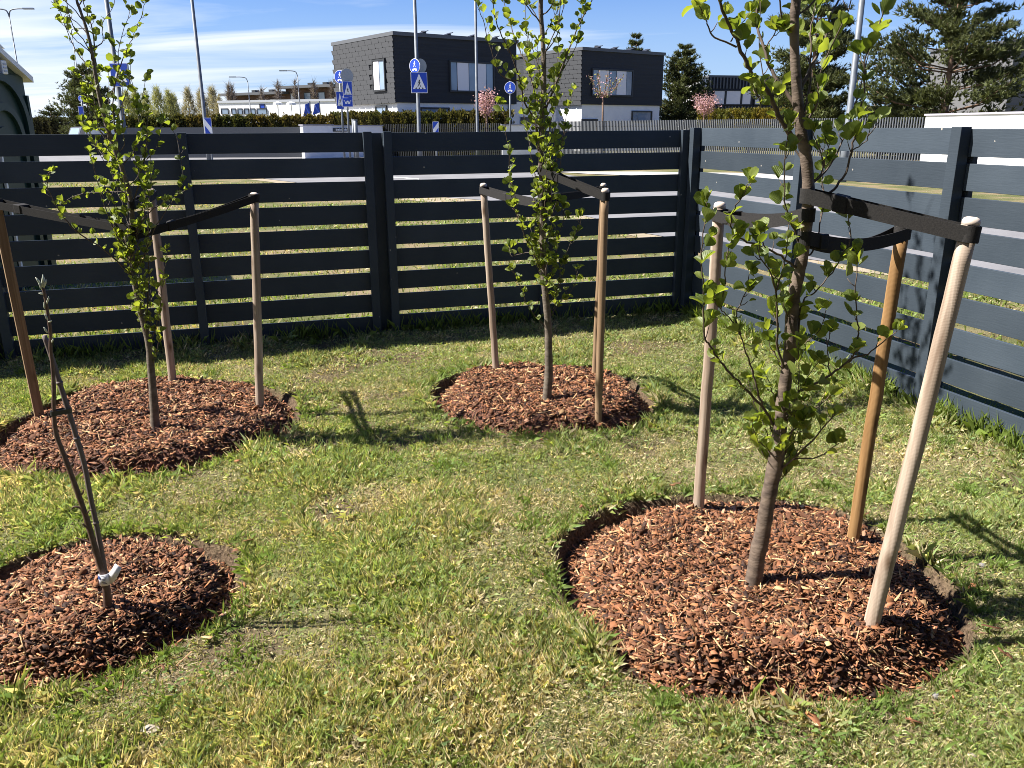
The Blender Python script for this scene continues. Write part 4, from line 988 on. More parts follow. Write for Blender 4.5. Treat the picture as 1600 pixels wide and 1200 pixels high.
#BACKGROUND
# ================================================================== background beyond the fence
def M_(name, c, rough=0.6, metal=0.0, spec=0.5): return pmat(name, c, None, rough=rough, metal=metal, spec=spec)
M_galv = pmat('galvanised_steel', (0.105, 0.118, 0.135), (0.15, 0.165, 0.185), 4, 0.55, metal=0.2)
M_white = pmat('white_render', (0.80, 0.80, 0.80), (0.74, 0.74, 0.75), 1.5, 0.85)
M_cap = M_('grey_coping', (0.30, 0.29, 0.33), 0.6)
M_blue = M_('sign_blue', (0.010, 0.055, 0.42), 0.4); M_sw = M_('sign_white', (0.80, 0.80, 0.80), 0.5); M_blk = M_('sign_black', (0.012, 0.012, 0.014), 0.5)
M_sback = M_('sign_back_grey', (0.30, 0.32, 0.33), 0.5)
M_glass = pmat('window_glass', (0.16, 0.22, 0.31), (0.24, 0.32, 0.43), 0.6, 0.08, spec=0.8)  # reflected sky is painted into the bluish base colour
M_curt = M_('pale_blind', (0.80, 0.78, 0.80), 0.8); M_frame = M_('dark_frame', (0.022, 0.024, 0.028), 0.5)
M_dark = pmat('black_cladding', (0.011, 0.013, 0.018), (0.017, 0.020, 0.026), 2.0, 0.7, 0.4, 9, stretch=(0.15, 0.15, 4), bdist=0.05)
M_shing = M_('slate_shingle', (0.034, 0.036, 0.041), 0.75); M_shback = M_('shingle_underlay', (0.012, 0.0125, 0.014), 0.9)
M_roof = M_('roof_edge_metal', (0.085, 0.09, 0.10), 0.5)
M_brown = pmat('brown_cladding', (0.085, 0.045, 0.032), (0.12, 0.065, 0.045), 1, 0.8); M_grpan = M_('grey_green_panel', (0.16, 0.18, 0.17), 0.7)
UPV = Vector((0, 0, 1))

def box_building_face(root, A, d, n, s0, s1, z0, z1, mat, name, t=0.05, off=0.0):
    mb = MB(); c = A + d * ((s0 + s1) / 2) + n * (off + t / 2) + Vector((0, 0, (z0 + z1) / 2))
    mb.box(c, ((s1 - s0) / 2, t / 2, (z1 - z0) / 2), d, n); return mb.build(name, mat, root)
def window(root, A, d, n, u0, v0, u1, v1, panes, name='window', framew=0.10):
    s0, za = hit(u0, v0, A, d); s1, zb = hit(u1, v1, A, d); s0, s1 = min(s0, s1), max(s0, s1); z0, z1 = min(za, zb), max(za, zb)
    return window_s(root, A, d, n, s0, s1, z0, z1, panes, name, framew)
def window_s(root, A, d, n, s0, s1, z0, z1, panes, name='window', framew=0.10):
    mb = MB()
    for (a, b, c, e) in ((s0 - framew, s1 + framew, z1, z1 + framew), (s0 - framew, s1 + framew, z0 - framew, z0), (s0 - framew, s0, z0, z1), (s1, s1 + framew, z0, z1)):
        mb.box(A + d * ((a + b) / 2) + n * 0.05 + Vector((0, 0, (c + e) / 2)), ((b - a) / 2 - 0.001, 0.06, (e - c) / 2 - 0.001), d, n)
    f = mb.build(name, M_frame, root)
    tot = sum(p[0] for p in panes); x = s0; W_ = s1 - s0
    for wgt, mat, nm in panes:
        w_ = W_ * wgt / tot; mb = MB(); mb.box(A + d * (x + w_ / 2) + n * (0.03 if nm != 'blind' else 0.05) + Vector((0, 0, (z0 + z1) / 2)), (w_ / 2 - 0.03, 0.02, (z1 - z0) / 2 - 0.01), d, n)
        mb.build(nm, mat, f); x += w_
    return f

# ---- shingled house of two cubes
def house():
    df = Vector((0.80, 0.60, 0)); ds = Vector((-0.60, 0.80, 0)); nf = Vector((0.60, -0.80, 0)); ns = Vector((-0.80, -0.60, 0))
    A = P(621, 200, 55.0); A.z = 0; Bc = P(908, 200, 64.6); Bc.z = 0
    root = thing('house', A, 'two-storey house with black upper cubes, grey shingled sides and white ground floor', 'house')
    ztop = hit(621, 55, A, df)[1]; zm = hit(625, 160, A, df)[1]
    # geometry of both cubes
    w1 = hit(807, 100, A, df)[0]; d1 = hit(522, 100, A, ds)[0]
    w2 = hit(1037, 100, Bc, df)[0]; d2 = 8.0
    ztop2 = hit(908, 78, Bc, df)[1]; zm2 = hit(908, 163, Bc, df)[1]
    for (C, w_, dd, zt, zmid) in ((A, w1, d1, ztop, zm), (Bc, w2, d2, ztop2, zm2)):
        mb = MB(); c = C + df * (w_ / 2) + ds * (dd / 2); mb.box(c + UPV * ((zt + zmid) / 2), (w_ / 2, dd / 2, (zt - zmid) / 2), df, ds); mb.build('upper_wall', M_dark, root)
        mb = MB(); mb.box(c + UPV * (zmid / 2 - 0.2), (w_ / 2 - 0.12, dd / 2 - 0.12, zmid / 2 + 0.2 - 0.002), df, ds); mb.build('ground_floor_wall', M_white, root)
        mb = MB(); mb.box(c + UPV * (zt + 0.10), (w_ / 2 + 0.10, dd / 2 + 0.10, 0.11), df, ds); rf = mb.build('roof', M_roof, root)
        for k in range(4):
            mb = MB(); cc = C + df * (w_ * (0.28 + 0.2 * k)) + ds * 1.2; mb.box(cc + UPV * (zt + 0.36), (0.42, 0.30, 0.02), df + UPV * 0.35, ds); mb.box(cc + df * 0.25 + UPV * (zt + 0.3), (0.04, 0.25, 0.10), df, ds); mb.build('roof_panel', M_frame, rf)
        mb = MB(); cc = C + df * (w_ * 0.33) + ds * 1.6; mb.tube([cc + UPV * zt, cc + UPV * (zt + 0.55)], 0.16, 10); mb.build('vent_pipe', M_frame, rf)
    # recessed link between the cubes
    lk = A + df * w1 + ds * 3.2; zt3 = zm2 + 0.2
    mb = MB(); mb.box(lk + df * 2.5 + ds * 3 + UPV * (zt3 / 2 - 0.2), (4.0, 3, zt3 / 2 + 0.2), df, ds); mb.build('link_wall', M_white, root)
    mb = MB(); mb.box(lk + df * 2.5 + ds * 3 + UPV * (zt3 + 0.12), (4.1, 3.05, 0.10), df, ds); mb.build('link_roof', M_roof, root)
    for s0, s1 in ((0.9, 3.4), (4.2, 6.0)):
        mb = MB(); mb.box(lk + df * ((s0 + s1) / 2 - 1.4) - ds * 0.04 + UPV * 1.15, ((s1 - s0) / 2, 0.05, 1.3), df, ds); mb.build('garage_door', M_frame, root)
    # shingles on the sides
    px, pz = 0.92, 0.315
    sw0, zw1 = hit(601, 94, A, ds); sw1, zw0 = hit(586, 141, A, ds); sw0, sw1 = min(sw0, sw1), max(sw0, sw1)
    w_, h_ = 0.895, pz - 0.022
    poly = [(-w_ / 2 + 0.06, h_), (-w_ / 2 - 0.06, 0.05), (-w_ / 2 - 0.02, 0.0), (w_ / 2 - 0.12, 0.0), (w_ / 2 - 0.06, 0.05), (w_ / 2 + 0.06, h_)]
    mb = MB(); mb.prism([ds * a + UPV * b for a, b in poly], ns * 0.05); o = mb.build('shingle', M_shing, None); me = o.data; bpy.data.objects.remove(o)
    half = MB(); half.prism([ds * a * 0.5 + UPV * b for a, b in poly], ns * 0.05); o = half.build('shingle', M_shing, None); meh = o.data; bpy.data.objects.remove(o)
    for (C, dd, zt, zmid) in ((A, d1, ztop, zm), (Bc, 6.9, ztop2, zm2)):
        box_building_face(root, C, ds, ns, 0.0, dd, zmid - 0.02, zt, M_shback, 'shingle_backing', 0.03)
        rows = int((zt - zmid) / pz); rows += 1; pzz = (zt - zmid) / rows
        for r in range(rows):
            x = -(0.5 * (r % 2)) * px
            while x < dd:
                a, b = max(x, 0), min(x + px, dd)
                cx = (a + b) / 2; part = b - a
                zz_ = zmid + r * pzz
                hid = C is A and cx + part / 2 > sw0 + .25 and cx - part / 2 < sw1 - .25 and zz_ + .25 > zw0 + .1 and zz_ < zw1 - .1
                if part > 0.25 and not hid:
                    mesh = me if part > 0.7 else meh
                    p = C + ds * cx + ns * (0.035 + 0.004 * ((r) % 2)) + UPV * (zmid + r * pzz - 0.03)
                    ob = bpy.data.objects.new('shingle', mesh); COL.objects.link(ob); ob.parent = root; ob.location = p - A
                x += px
    G_, Bl = (M_glass, 'pane'), (M_curt, 'blind')
    window(root, A + ns * 0.075, ds, ns, 601, 94, 586, 141, [(0.8, M_glass, 'pane'), (0.9, M_curt, 'blind')])
    # front: upper window band
    window(root, A, df, nf, 703, 97, 770, 143, [(.7, *G_), (1.3, *Bl), (.95, *G_), (1.0, *Bl), (.8, *G_)])
    window(root, Bc, df, nf, 926, 109, 986, 149, [(.6, *G_), (1.3, *Bl), (.9, *G_), (1.2, *Bl), (.7, *G_)])
    nA = A - nf * 0.12; 
    window(root, A - ns * 0.12, ds, ns, 604, 167, 590, 190, [(1, *G_)])
    window(root, nA, df, nf, 658, 170, 700, 186, [(1, *G_), (.6, *G_)])
    window(root, nA, df, nf, 707, 175, 742, 190, [(1, *G_)])
    window(root, Bc - nf * 0.12, df, nf, 988, 175, 1016, 189, [(.4, *G_), (1, *G_)])
    s0, z = hit(898, 171, Bc - nf * 3, df)
    mb = MB(); mb.box(Bc + df * 0.9 + nf * (-0.07) + UPV * 1.1, (0.8, 0.05, 1.2), df, nf); dr = mb.build('door', M_frame, root)
    mb = MB(); mb.box(Bc + df * 1.5 + nf * (-0.0) + UPV * 1.1, (0.03, 0.05, 0.25), df, nf); mb.build('handle', M_galv, dr)
    mb = MB(); mb.tube([A + df * (w1 - 0.8) + nf * 0.1 + UPV * zm, A + df * (w1 - 0.8) + nf * 0.1 + UPV * 0.1], 0.05, 6); mb.build('downpipe', M_galv, root)
house()

# ---- ribbed dark building behind the blossom tree
def ribbed():
    A = P(1103, 200, 78); A.z = 0; d = Vector((0.97, 0.24, 0)).normalized(); n = Vector((d.y, -d.x, 0)); b = -n
    root = thing('house', A, 'flat-roofed dark ribbed building with white blinds behind the pink blossom tree', 'house')
    s1 = hit(1290, 150, A, d)[0]; zt = hit(1103, 121, A, d)[1]; za = hit(1103, 141, A, d)[1]; zb = hit(1103, 164, A, d)[1]
    mb = MB(); mb.box(A + d * (s1 / 2) + b * 4 + UPV * (zt / 2), (s1 / 2, 4, zt / 2), d, b); mb.build('wall', M_dark, root)
    mb = MB(); mb.box(A + d * (s1 / 2) + b * 4 + UPV * (zt + .1), (s1 / 2 + .1, 4.1, .09), d, b); mb.build('roof', M_roof, root)
    mb = MB(); mb.box(A - d * 0.5 + b * 3 + UPV * (zt / 2), (0.35, 3, zt / 2 - 0.1), d, b); mb.build('end_wall', M_white, root)
    mb = MB(); k = 0; s = 0.15
    while s < s1:
        for z0, z1 in ((za + .15, zt), (0.3, zb - .12)):
            mb.box(A + d * s + n * 0.06 + UPV * ((z0 + z1) / 2), (0.06, 0.05, (z1 - z0) / 2), d, n)
        s += 0.32
    o = mb.build('cladding_ribs', M_roof, root); o['kind'] = 'stuff'
    for u0, u1 in ((1116, 1131), (1135, 1156), (1160, 1172), (1180, 1200)):
        window(root, A, d, n, u0, 142, u1, 163, [(1, M_curt, 'blind')], framew=0.08)
    for q in (1166, 1170):
        p = P(q, 120, 80); mb = MB(); mb.tube([p + UPV * -0.3, p + UPV * 0.2, p + Vector((.2, 0, .3)), p + Vector((.4, 0, .1))], 0.03, 6); mb.build('roof_hook', M_galv, root)
ribbed()
def greyhouse():
    A = P(1566, 200, 62); A.z = 0; d = Vector((0.96, 0.28, 0)).normalized(); n = Vector((d.y, -d.x, 0)); b = -n
    root = thing('house', A, 'grey panelled house mostly hidden behind the spreading pine', 'house')
    zt = hit(1590, 66, A, d)[1]
    mb = MB(); mb.box(A + d * 5 + b * 4 + UPV * (zt / 2), (5, 4, zt / 2), d, b); mb.build('wall', M_('light_grey_panel', (0.11, 0.11, 0.115), 0.8), root)
    for k in range(6):
        mb = MB(); z = zt * (0.15 + 0.14 * k); mb.box(A + d * 5 + n * 0.02 + UPV * z, (5.02, 0.03, 0.03), d, n); mb.build('panel_joint', M_roof, root)
    mb = MB(); mb.box(A + d * 5 + b * 4 + UPV * (zt + .1), (5.15, 4.15, .1), d, b); mb.build('roof', M_roof, root)
greyhouse()

# ---- far buildings on the left
def far_low():
    A = P(345, 200, 118); A.z = 0; B_ = P(535, 200, 112); B_.z = 0; d = (B_ - A).normalized(); n = Vector((d.y, -d.x, 0)); Ln = (B_ - A).length
    root = thing('building', A, 'long low white commercial building behind the hedge, with two blue flags before it', 'building')
    zt = hit(345, 161, A, d)[1]
    mb = MB(); mb.box(A + d * (Ln / 2) - n * 5 + UPV * (zt / 2), (Ln / 2, 5, zt / 2), d, n); mb.build('wall', M_white, root)
    mb = MB(); mb.box(A + d * (Ln / 2) - n * 5 + UPV * (zt + .15), (Ln / 2 + .1, 5.1, .15), d, n); mb.build('roof', M_('pale_roof', (0.42, 0.44, 0.48), .7), root)
    for u0, u1 in ((346, 357), (362, 369), (372, 379), (382, 389), (392, 399), (402, 417)): window(root, A, d, n, u0, 170, u1, 178, [(1, M_glass, 'pane')], framew=0.05)
    window(root, A, d, n, 406, 163, 414, 169, [(1, M_blue, 'blue_board')], name='board', framew=0.03)
    for u in (434, 455):
        p = P(u, 164, 110); mb = MB(); mb.tube([(p.x, p.y, 0), p], 0.06, 6); mb.tube([p, p + UPV * .25, p + UPV * .4], [.6, .55, .1], 10); mb.build('lamp', M_white, root)
far_low()
def far_apart():
    A = P(361, 200, 165); A.z = 0; B_ = P(530, 200, 150); B_.z = 0; d = (B_ - A).normalized(); n = Vector((d.y, -d.x, 0)); Ln = (B_ - A).length
    root = thing('apartment_block', A, 'distant brown and grey apartment terrace with flat overhanging roofs', 'building')
    m0 = hit(447, 150, A, d)[0]
    for s0, s1, vt in ((0, m0, 147), (m0, Ln, 139)):
        zt = hit(447, vt, A, d)[1]
        mb = MB(); mb.box(A + d * ((s0 + s1) / 2) - n * 5 + UPV * (zt / 2), ((s1 - s0) / 2, 5, zt / 2), d, n); mb.build('wall', M_brown, root)
        mb = MB(); mb.box(A + d * ((s0 + s1) / 2) - n * 4.6 + UPV * (zt + .2), ((s1 - s0) / 2 + .8, 6.2, .22), d, n); mb.build('roof', M_roof, root)
        k = int((s1 - s0) / 3.4)
        for i in range(k):
            s = s0 + 1.2 + i * 3.4; window_s(root, A, d, n, s, s + 1.5, zt - 2.4, zt - .8, [(1, M_glass if i % 3 else M_curt, 'pane')], framew=.08)
        mb = MB(); mb.box(A + d * ((s0 + s1) / 2) + n * 0.9 + UPV * (zt - 3.3), ((s1 - s0) / 2 - 1.2, .06, .55), d, n); mb.build('balcony_rail', M_grpan, root)
        for i in range(3):
            mb = MB(); mb.box(A + d * (s0 + (s1 - s0) * (.2 + .3 * i)) - n * 4 + UPV * (zt + .75), (.5, .5, .35), d, n); mb.build('vent_box', M_frame, root)
far_apart()
def flag(u, v0, v1, label):
    p = P(u, v0, 88); b = Vector((p.x, p.y, 0)); root = thing('flag', b, label, 'flag', 'blue flags')
    mb = MB(); mb.tube([b, p], 0.06, 6); mb.build('pole', M_galv, root)
    h = (v1 - v0) / F * 88; w_ = 0.75; vs = []
    for i in range(5):
        for k in range(6):
            vs.append((p.x - w_ * i / 4 * (0.7 + .3 * k / 5), p.y + 0.12 * math.sin(i * 1.5 + k), p.z - 0.1 - h * k / 5 * 0.85 - 0.25 * i / 4))
    mb = MB(); mb.add(vs, [(i * 6 + k, (i + 1) * 6 + k, (i + 1) * 6 + k + 1, i * 6 + k + 1) for i in range(4) for k in range(5)]); mb.build('cloth', M_('flag_blue', (0.03, 0.08, 0.45), .7), root, smooth=True)
flag(484, 158, 178, 'blue flag before the white building, beside the apple-high hedge end farther from the house'.replace('apple-high ', ''))
flag(499, 158, 175, 'blue flag before the white building, close to the shingled house wall')

# ---- garden walls and picket fences across the road
def wall_run(name, u0, u1, Y0, Y1, h, label, mat, cat='wall', t=0.25, cap=True):
    a = P(u0, 200, Y0); b = P(u1, 200, Y1); a.z = b.z = 0; d = (b - a).normalized(); n = Vector((d.y, -d.x, 0)); Ln = (b - a).length
    root = thing(name, a, label, cat)
    mb = MB(); mb.box((a + b) / 2 + UPV * (h / 2 - .1), (Ln / 2, t / 2, h / 2 + .1), d, n); mb.build('wall_body', mat, root)
    if cap: mb = MB(); mb.box((a + b) / 2 + UPV * (h + .035), (Ln / 2 + .05, t / 2 + .05, .035), d, n); mb.build('coping', M_cap, root)
    return root
wall_run('garden_wall', 1449, 1700, 33.5, 26, 2.06, 'long bright white garden wall seen over the sunlit fence', M_white)
wall_run('garden_wall', 784, 857, 49, 49.5, 1.82, 'short white wall behind the middle tree, where the metal picket fence begins', M_white)
wall_run('garden_wall', 471, 518, 50, 52, 1.86, 'short sunlit white wall stub at the end of the grey wall', M_white)
sw = wall_run('garden_wall', 518, 596, 52, 54.2, 1.83, 'shaded white wall carrying the dark street name plate', M_white)
wall_run('garden_wall', 180, 196, 52, 52, 1.84, 'white gate pillar at the start of the grey wall', M_white)
wall_run('garden_wall', 196, 471, 53, 53, 1.80, 'long low grey panelled wall under the brownish hedge', M_('grey_wall_panel', (0.10, 0.105, 0.11), .8), cap=False)
# street name plate
def plate():
    a = P(523, 200.5, 52.0); b = P(543, 205, 52.4); d = Vector((b.x - a.x, b.y - a.y, 0)).normalized(); n = Vector((d.y, -d.x, 0)); c = (a + b) / 2 + n * 0.06
    root = thing('street_name_plate', c - UPV * .1, 'dark street name plate with small white lettering on the shaded white wall', 'sign')
    mb = MB(); mb.box(c, ((b - a).length / 2 + .12, .015, .105), d, n); mb.build('plate', M_('plate_dark', (.02, .03, .045), .5), root)
    mb = MB(); x = -0.34; k = 0                      # lettering too small to read in the photograph: a row of strokes
    while x < 0.34:
        hgt = 0.045 if k % 4 else 0.06; mb.box(c + d * x + n * .022 + UPV * (hgt - .05), (.012 if k % 3 else .02, .004, hgt), d, n); x += .05; k += 1
    mb.build('lettering', M_sw, root)
plate()
def pickets(u0, u1, Y0, Y1, h, step, w_, label, mat, lean=True):
    a = P(u0, 200, Y0); b = P(u1, 200, Y1); a.z = b.z = 0; d = (b - a).normalized(); n = Vector((d.y, -d.x, 0)); Ln = (b - a).length
    root = thing('picket_fence', a, label, 'fence')
    mb = MB(); s = 0
    while s < Ln:
        mb.box(a + d * s + UPV * (h / 2), (w_ / 2, .03, h / 2), d, n)
        s += step
    o = mb.build('pickets', mat, root); o['kind'] = 'stuff'
    for z in (0.35, h - 0.28):
        mb = MB(); mb.box((a + b) / 2 - n * .05 + UPV * z, (Ln / 2, .02, .025), d, n); mb.build('rail', mat, root)
    k = int(Ln / 2.6)
    for i in range(k + 1):
        mb = MB(); mb.box(a + d * (i * Ln / max(k, 1)) - n * .08 + UPV * (h / 2 - .1), (.04, .03, h / 2), d, n); mb.build('post', mat, root)
M_pick = M_('grey_steel_picket', (0.11, 0.117, 0.13), .5)
pickets(858, 1448, 49.5, 33.5, 2.02, 0.105, 0.035, 'grey metal picket fence in front of the houses, ending at the white walls', M_pick)
pickets(597, 783, 54.4, 49.5, 1.95, 0.14, 0.04, 'black metal picket fence under the hedge between the lamp posts', M_frame)

# ---- plants: needle tufts and leaf flakes
M_fol = colmat('foliage', 0.7, 0.25, (1.2, 1.2, 0.7), 0.2)
M_ptrunk = pmat('pine_bark', (0.10, 0.062, 0.042), (0.19, 0.115, 0.075), 3, .9)
def flakes(P_, size, col, D=None, long=1.0):
    """small random triangles pairs (quads) at points P_ (n,3)"""
    n = len(P_); a = rng.normal(size=(n, 3)) if D is None else D + rng.normal(size=(n, 3)) * 0.45
    a /= np.linalg.norm(a, axis=1, keepdims=True); b = np.cross(a, rng.normal(size=(n, 3))); b /= np.linalg.norm(b, axis=1, keepdims=True)
    s = (size * rng.uniform(.6, 1.4, n))[:, None]
    V = np.stack([P_ - b * s * .5, P_ + b * s * .5, P_ + a * s * long + b * s * .3, P_ + a * s * long - b * s * .3], 1).reshape(-1, 3)
    T = (np.arange(n)[:, None, None] * 4 + np.array([(0, 1, 2), (0, 2, 3)])).reshape(-1, 3)
    return V, T, np.repeat(col, 4, 0)
def needles(P_, D, ln, wd, col):
    n = len(P_); k = 7
    Pq = np.repeat(P_, k, 0); Dq = np.repeat(D, k, 0) + rng.normal(size=(n * k, 3)) * 0.55; Dq /= np.linalg.norm(Dq, axis=1, keepdims=True)
    sd = np.cross(Dq, rng.normal(size=(n * k, 3))); sd /= np.linalg.norm(sd, axis=1, keepdims=True)
    L_ = np.repeat(ln, k)[:, None] * rng.uniform(.6, 1.2, (n * k, 1)); W_ = np.repeat(wd, k)[:, None]
    V = np.stack([Pq - sd * W_, Pq + sd * W_, Pq + Dq * L_], 1).reshape(-1, 3)
    return V, np.arange(n * k * 3).reshape(-1, 3), np.repeat(np.repeat(col, k, 0) * rng.uniform(.75, 1.25, (n * k, 1)), 3, 0)
def pine(u, Y, vtop, halfw_px, label, seed, low=0.10, nlev=13, per=7, tufts=55, shape=0.8, skew=0.0, inner=0.28, vs=0.55, drop=0.0):
    r = random.Random(seed); top = P(u, vtop, Y); b = Vector((top.x, Y, 0)); H = top.z; Wd = halfw_px / F * Y
    root = thing('pine_tree', b, label, 'tree', 'pine trees across the road')
    pts = [b + Vector((r.uniform(-.1, .1), r.uniform(-.1, .1), H * t)) for t in (-.01, .2, .4, .6, .8, 1)]
    mb = MB(); mb.tube(pts, [H * .022, H * .02, H * .016, H * .011, H * .006, .02], 8); mb.build('trunk', M_ptrunk, root, smooth=True)
    PP, DD, CC = [], [], []; lb = MB()
    for i in range(nlev):
        t = low + (0.98 - low) * i / (nlev - 1); rel = (t - low) / (1 - low); ln0 = Wd * min(1.0, (1 - rel) ** shape * 1.05 + 0.05) * (0.75 + 0.25 * min(1, rel * 5))
        for j in range(per):
            if r.random() < drop: continue
            a = j * 6.283 / per + i * 1.1 + r.uniform(-.4, .4); ln = ln0 * r.uniform(.55, 1.15) * (1 + skew * math.cos(a)); o = Vector((math.cos(a), math.sin(a), 0))
            p0 = b + UPV * (H * t + r.uniform(-.1, .1)); p1 = p0 + o * ln * .55 + UPV * ln * .10; p2 = p0 + o * ln + UPV * ln * (.28 + .3 * rel)
            lb.tube([p0, p1, p2], [.05 * (1.2 - rel), .035, .012], 5)
            k = max(8, int(tufts * 1.8 * ln / Wd)); f = np.array([r.uniform(inner, 1) ** .8 for _ in range(k)])[:, None]
            q = np.array(p0) * (1 - f) ** 2 + 2 * np.array(p1) * f * (1 - f) + np.array(p2) * f * f
            q = q + rng.normal(size=(k, 3)) * np.array([1, 1, vs]) * ln * .13 * (0.4 + f)
            PP.append(q); d = np.tile(np.array(o * .7 + UPV * .75), (k, 1)); DD.append(d)
            tone = r.uniform(.7, 1.3); CC.append(np.array([[0.070, 0.080, 0.032]]) * tone * np.ones((k, 1)) * rng.uniform(.7, 1.4, (k, 1)))
    lb.build('limbs', M_ptrunk, root, smooth=True)
    PP = np.concatenate(PP); DD = np.concatenate(DD); CC = np.concatenate(CC); n = len(PP)
    sc_ = H / 9
    V, T, C = needles(PP, DD, rng.uniform(.22, .40, n) * sc_ ** .5, np.full(n, .040 * sc_ ** .5), CC)
    o = fastmesh('crown', V, T, M_fol, root, col=C)
pine(1508, 44, -60, 128, 'big spreading pine with open layered branches in front of the grey house', 1, 0.05, 10, 8, 100, .75, inner=.42, vs=.30, drop=.14)
pine(1282, 47, -25, 66, 'tall pine directly behind the biggest alder and a lamp post', 2, 0.12, 11, 7, 80, .55, inner=.4, vs=.4, drop=.15)
pine(1385, 50, 146, 50, 'low bushy pine filling the gap between the two large pines', 3, 0.05, 7, 8, 60, .5)
pine(1070, 74, 74, 38, 'dense pine standing beside the right end of the shingled house'.replace('right end', 'far end'), 4, 0.05, 14, 7, 62, .5)
pine(994, 92, 56, 26, 'pine top showing above the flat roof of the shingled house', 5, 0.35, 10, 7, 50, .6)
pine(128, 72, 104, 42, 'dark pine beside the parked van and the hanging blue round sign'.replace('hanging ', ''), 6, 0.08, 12, 7, 62, .6)
pine(80, 80, 172, 24, 'low dark evergreen beside the portable toilet', 7, 0.05, 7, 7, 55, .4)
pine(1432, 47, 132, 42, 'shorter pine tucked against the big spreading pine', 8, 0.05, 8, 7, 60, .5)

def hedge(u0, u1, Y0, Y1, h, t, label, c1, c2, n, seed):
    a = P(u0, 200, Y0); b = P(u1, 200, Y1); a.z = b.z = 0; d = (b - a).normalized(); nn = Vector((d.y, -d.x, 0)); Ln = (b - a).length
    root = thing('hedge', a, label, 'hedge')
    mb = MB(); mb.box((a + b) / 2 + UPV * (h / 2 - .12), (Ln / 2 - .1, t / 2 - .12, h / 2 - .1), d, nn); mb.build('stems', M_('hedge_core', (0.020, 0.018, 0.008), .95), root)
    s = rng.random(n) * Ln; z = rng.random(n); top = rng.random(n) < .25
    plant = 0.10 * np.sin(s * 2 * np.pi / 0.75 + seed) + 0.06 * np.sin(s * 5.3)
    off = np.where(top, rng.uniform(-t / 2, t / 2, n), t / 2 + plant * .9 - .05 + rng.normal(0, .05, n)) * np.where(top, 1, np.where(rng.random(n) < .85, 1, -1))
    zz = np.where(top, h + plant * .8 + rng.normal(0, .06, n), z * h)
    P_ = np.array(a)[None] + np.array(d)[None] * s[:, None] + np.array(nn)[None] * off[:, None]; P_[:, 2] = zz
    mixf = np.clip(vnoise(s, zz, .9, seed) * 1.2 - .1 + rng.normal(0, .2, n), 0, 1)[:, None]
    col = (np.array([c1]) * (1 - mixf) + np.array([c2]) * mixf) * rng.uniform(.6, 1.4, (n, 1))
    D = np.tile(np.array([nn.x * .5, nn.y * .5, .9]), (n, 1))
    V, T, C = flakes(P_, 0.10, col, D, 1.6)
    fastmesh('foliage', V, T, M_fol, root, col=C)['kind'] = 'stuff'
hedge(190, 522, 55.5, 55.5, 2.28, 0.9, 'long brownish thuja hedge above the grey panelled wall', (0.12, 0.085, 0.022), (0.065, 0.075, 0.02), 22000, 1)
hedge(522, 800, 56.0, 52.5, 2.45, 0.9, 'clipped thuja hedge before the shingled house, above the black pickets', (0.105, 0.085, 0.024), (0.06, 0.075, 0.022), 20000, 2)
hedge(1094, 1300, 68, 60, 2.75, 1.0, 'golden-green low hedge before the ribbed building', (0.20, 0.15, 0.025), (0.10, 0.11, 0.025), 12000, 3)
hedge(40, 110, 76, 76, 2.5, 1.4, 'dark hedge between the portable toilet and the parked van', (0.03, 0.035, 0.018), (0.05, 0.045, 0.02), 5000, 4)

def blossom(u, Y, vb, vt, halfw, label, dens, seed, tall=False):
    r = random.Random(seed); tp = P(u, vb, Y); b = Vector((tp.x, Y, 0)); top = P(u, vt, Y).z; z0 = tp.z; Wd = halfw / F * Y
    root = thing('blossom_tree', b, label, 'tree', 'small pink blossom trees')
    mb = MB(); mb.tube([b - UPV * .1, b + UPV * z0 * .5 + Vector((.03, 0, 0)), b + UPV * z0], [.07, .06, .055], 8); mb.build('trunk', M_ptrunk, root, smooth=True)
    lb = MB(); Q = []
    for i in range(11):
        a = i * 2.4; o = Vector((math.cos(a), math.sin(a), 0)); e = r.uniform(.35, 1); hgt = (top - z0) * (1.05 - e * .45) * r.uniform(.75, 1)
        path = [b + UPV * z0, b + UPV * (z0 + hgt * .3) + o * Wd * e * .5, b + UPV * (z0 + hgt) + o * Wd * e]
        lb.tube(smoothpath(path, 4), .018, 5)
        sm = smoothpath(path, 12)
        for p in sm[4:]:
            for _ in range(dens): Q.append(np.array(p) + rng.normal(0, .07 + .10 * (dens > 4), 3))
    lb.build('limbs', M_ptrunk, root)
    Q = np.array(Q); n = len(Q); col = np.array([[0.50, 0.30, 0.32]]) * rng.uniform(.75, 1.25, (n, 1))
    if dens < 4: g = rng.random(n) < .5; col[g] = np.array([0.22, 0.22, 0.08])
    V, T, C = flakes(Q, .065, np.clip(col, 0, .85)); fastmesh('blossom', V, T, M_fol, root, col=C)
blossom(760, 50.8, 174, 135, 17, 'rounded pink blossom tree behind a lamp post before the shingled house', 5, 1)
blossom(942, 53, 152, 98, 30, 'sparse pink blossom tree with long bare upright shoots before the black house front', 2, 2)
blossom(1100, 62, 174, 143, 20, 'full pink blossom tree between the dense pine and the ribbed building', 7, 3)
# support frame of the sparse blossom tree
def support():
    c = P(942, 200, 53); c.z = 0; M_sw2 = pmat('support_wood', (.24, .18, .12), None, rough=.8); zt = P(942, 189, 53).z
    root = thing('tree_support', c, 'low wooden support frame around the sparse blossom tree trunk', 'tree support')
    for sx in (-1, 1):
        mb = MB(); mb.tube([c + Vector((sx * .38, -.1, -.05)), c + Vector((sx * .38, -.1, zt))], .035, 8); mb.build('leg', M_sw2, root)
    mb = MB(); mb.box(c + Vector((0, -.1, zt - .03)), (.42, .03, .03)); mb.build('crossbar', M_sw2, root)
support()

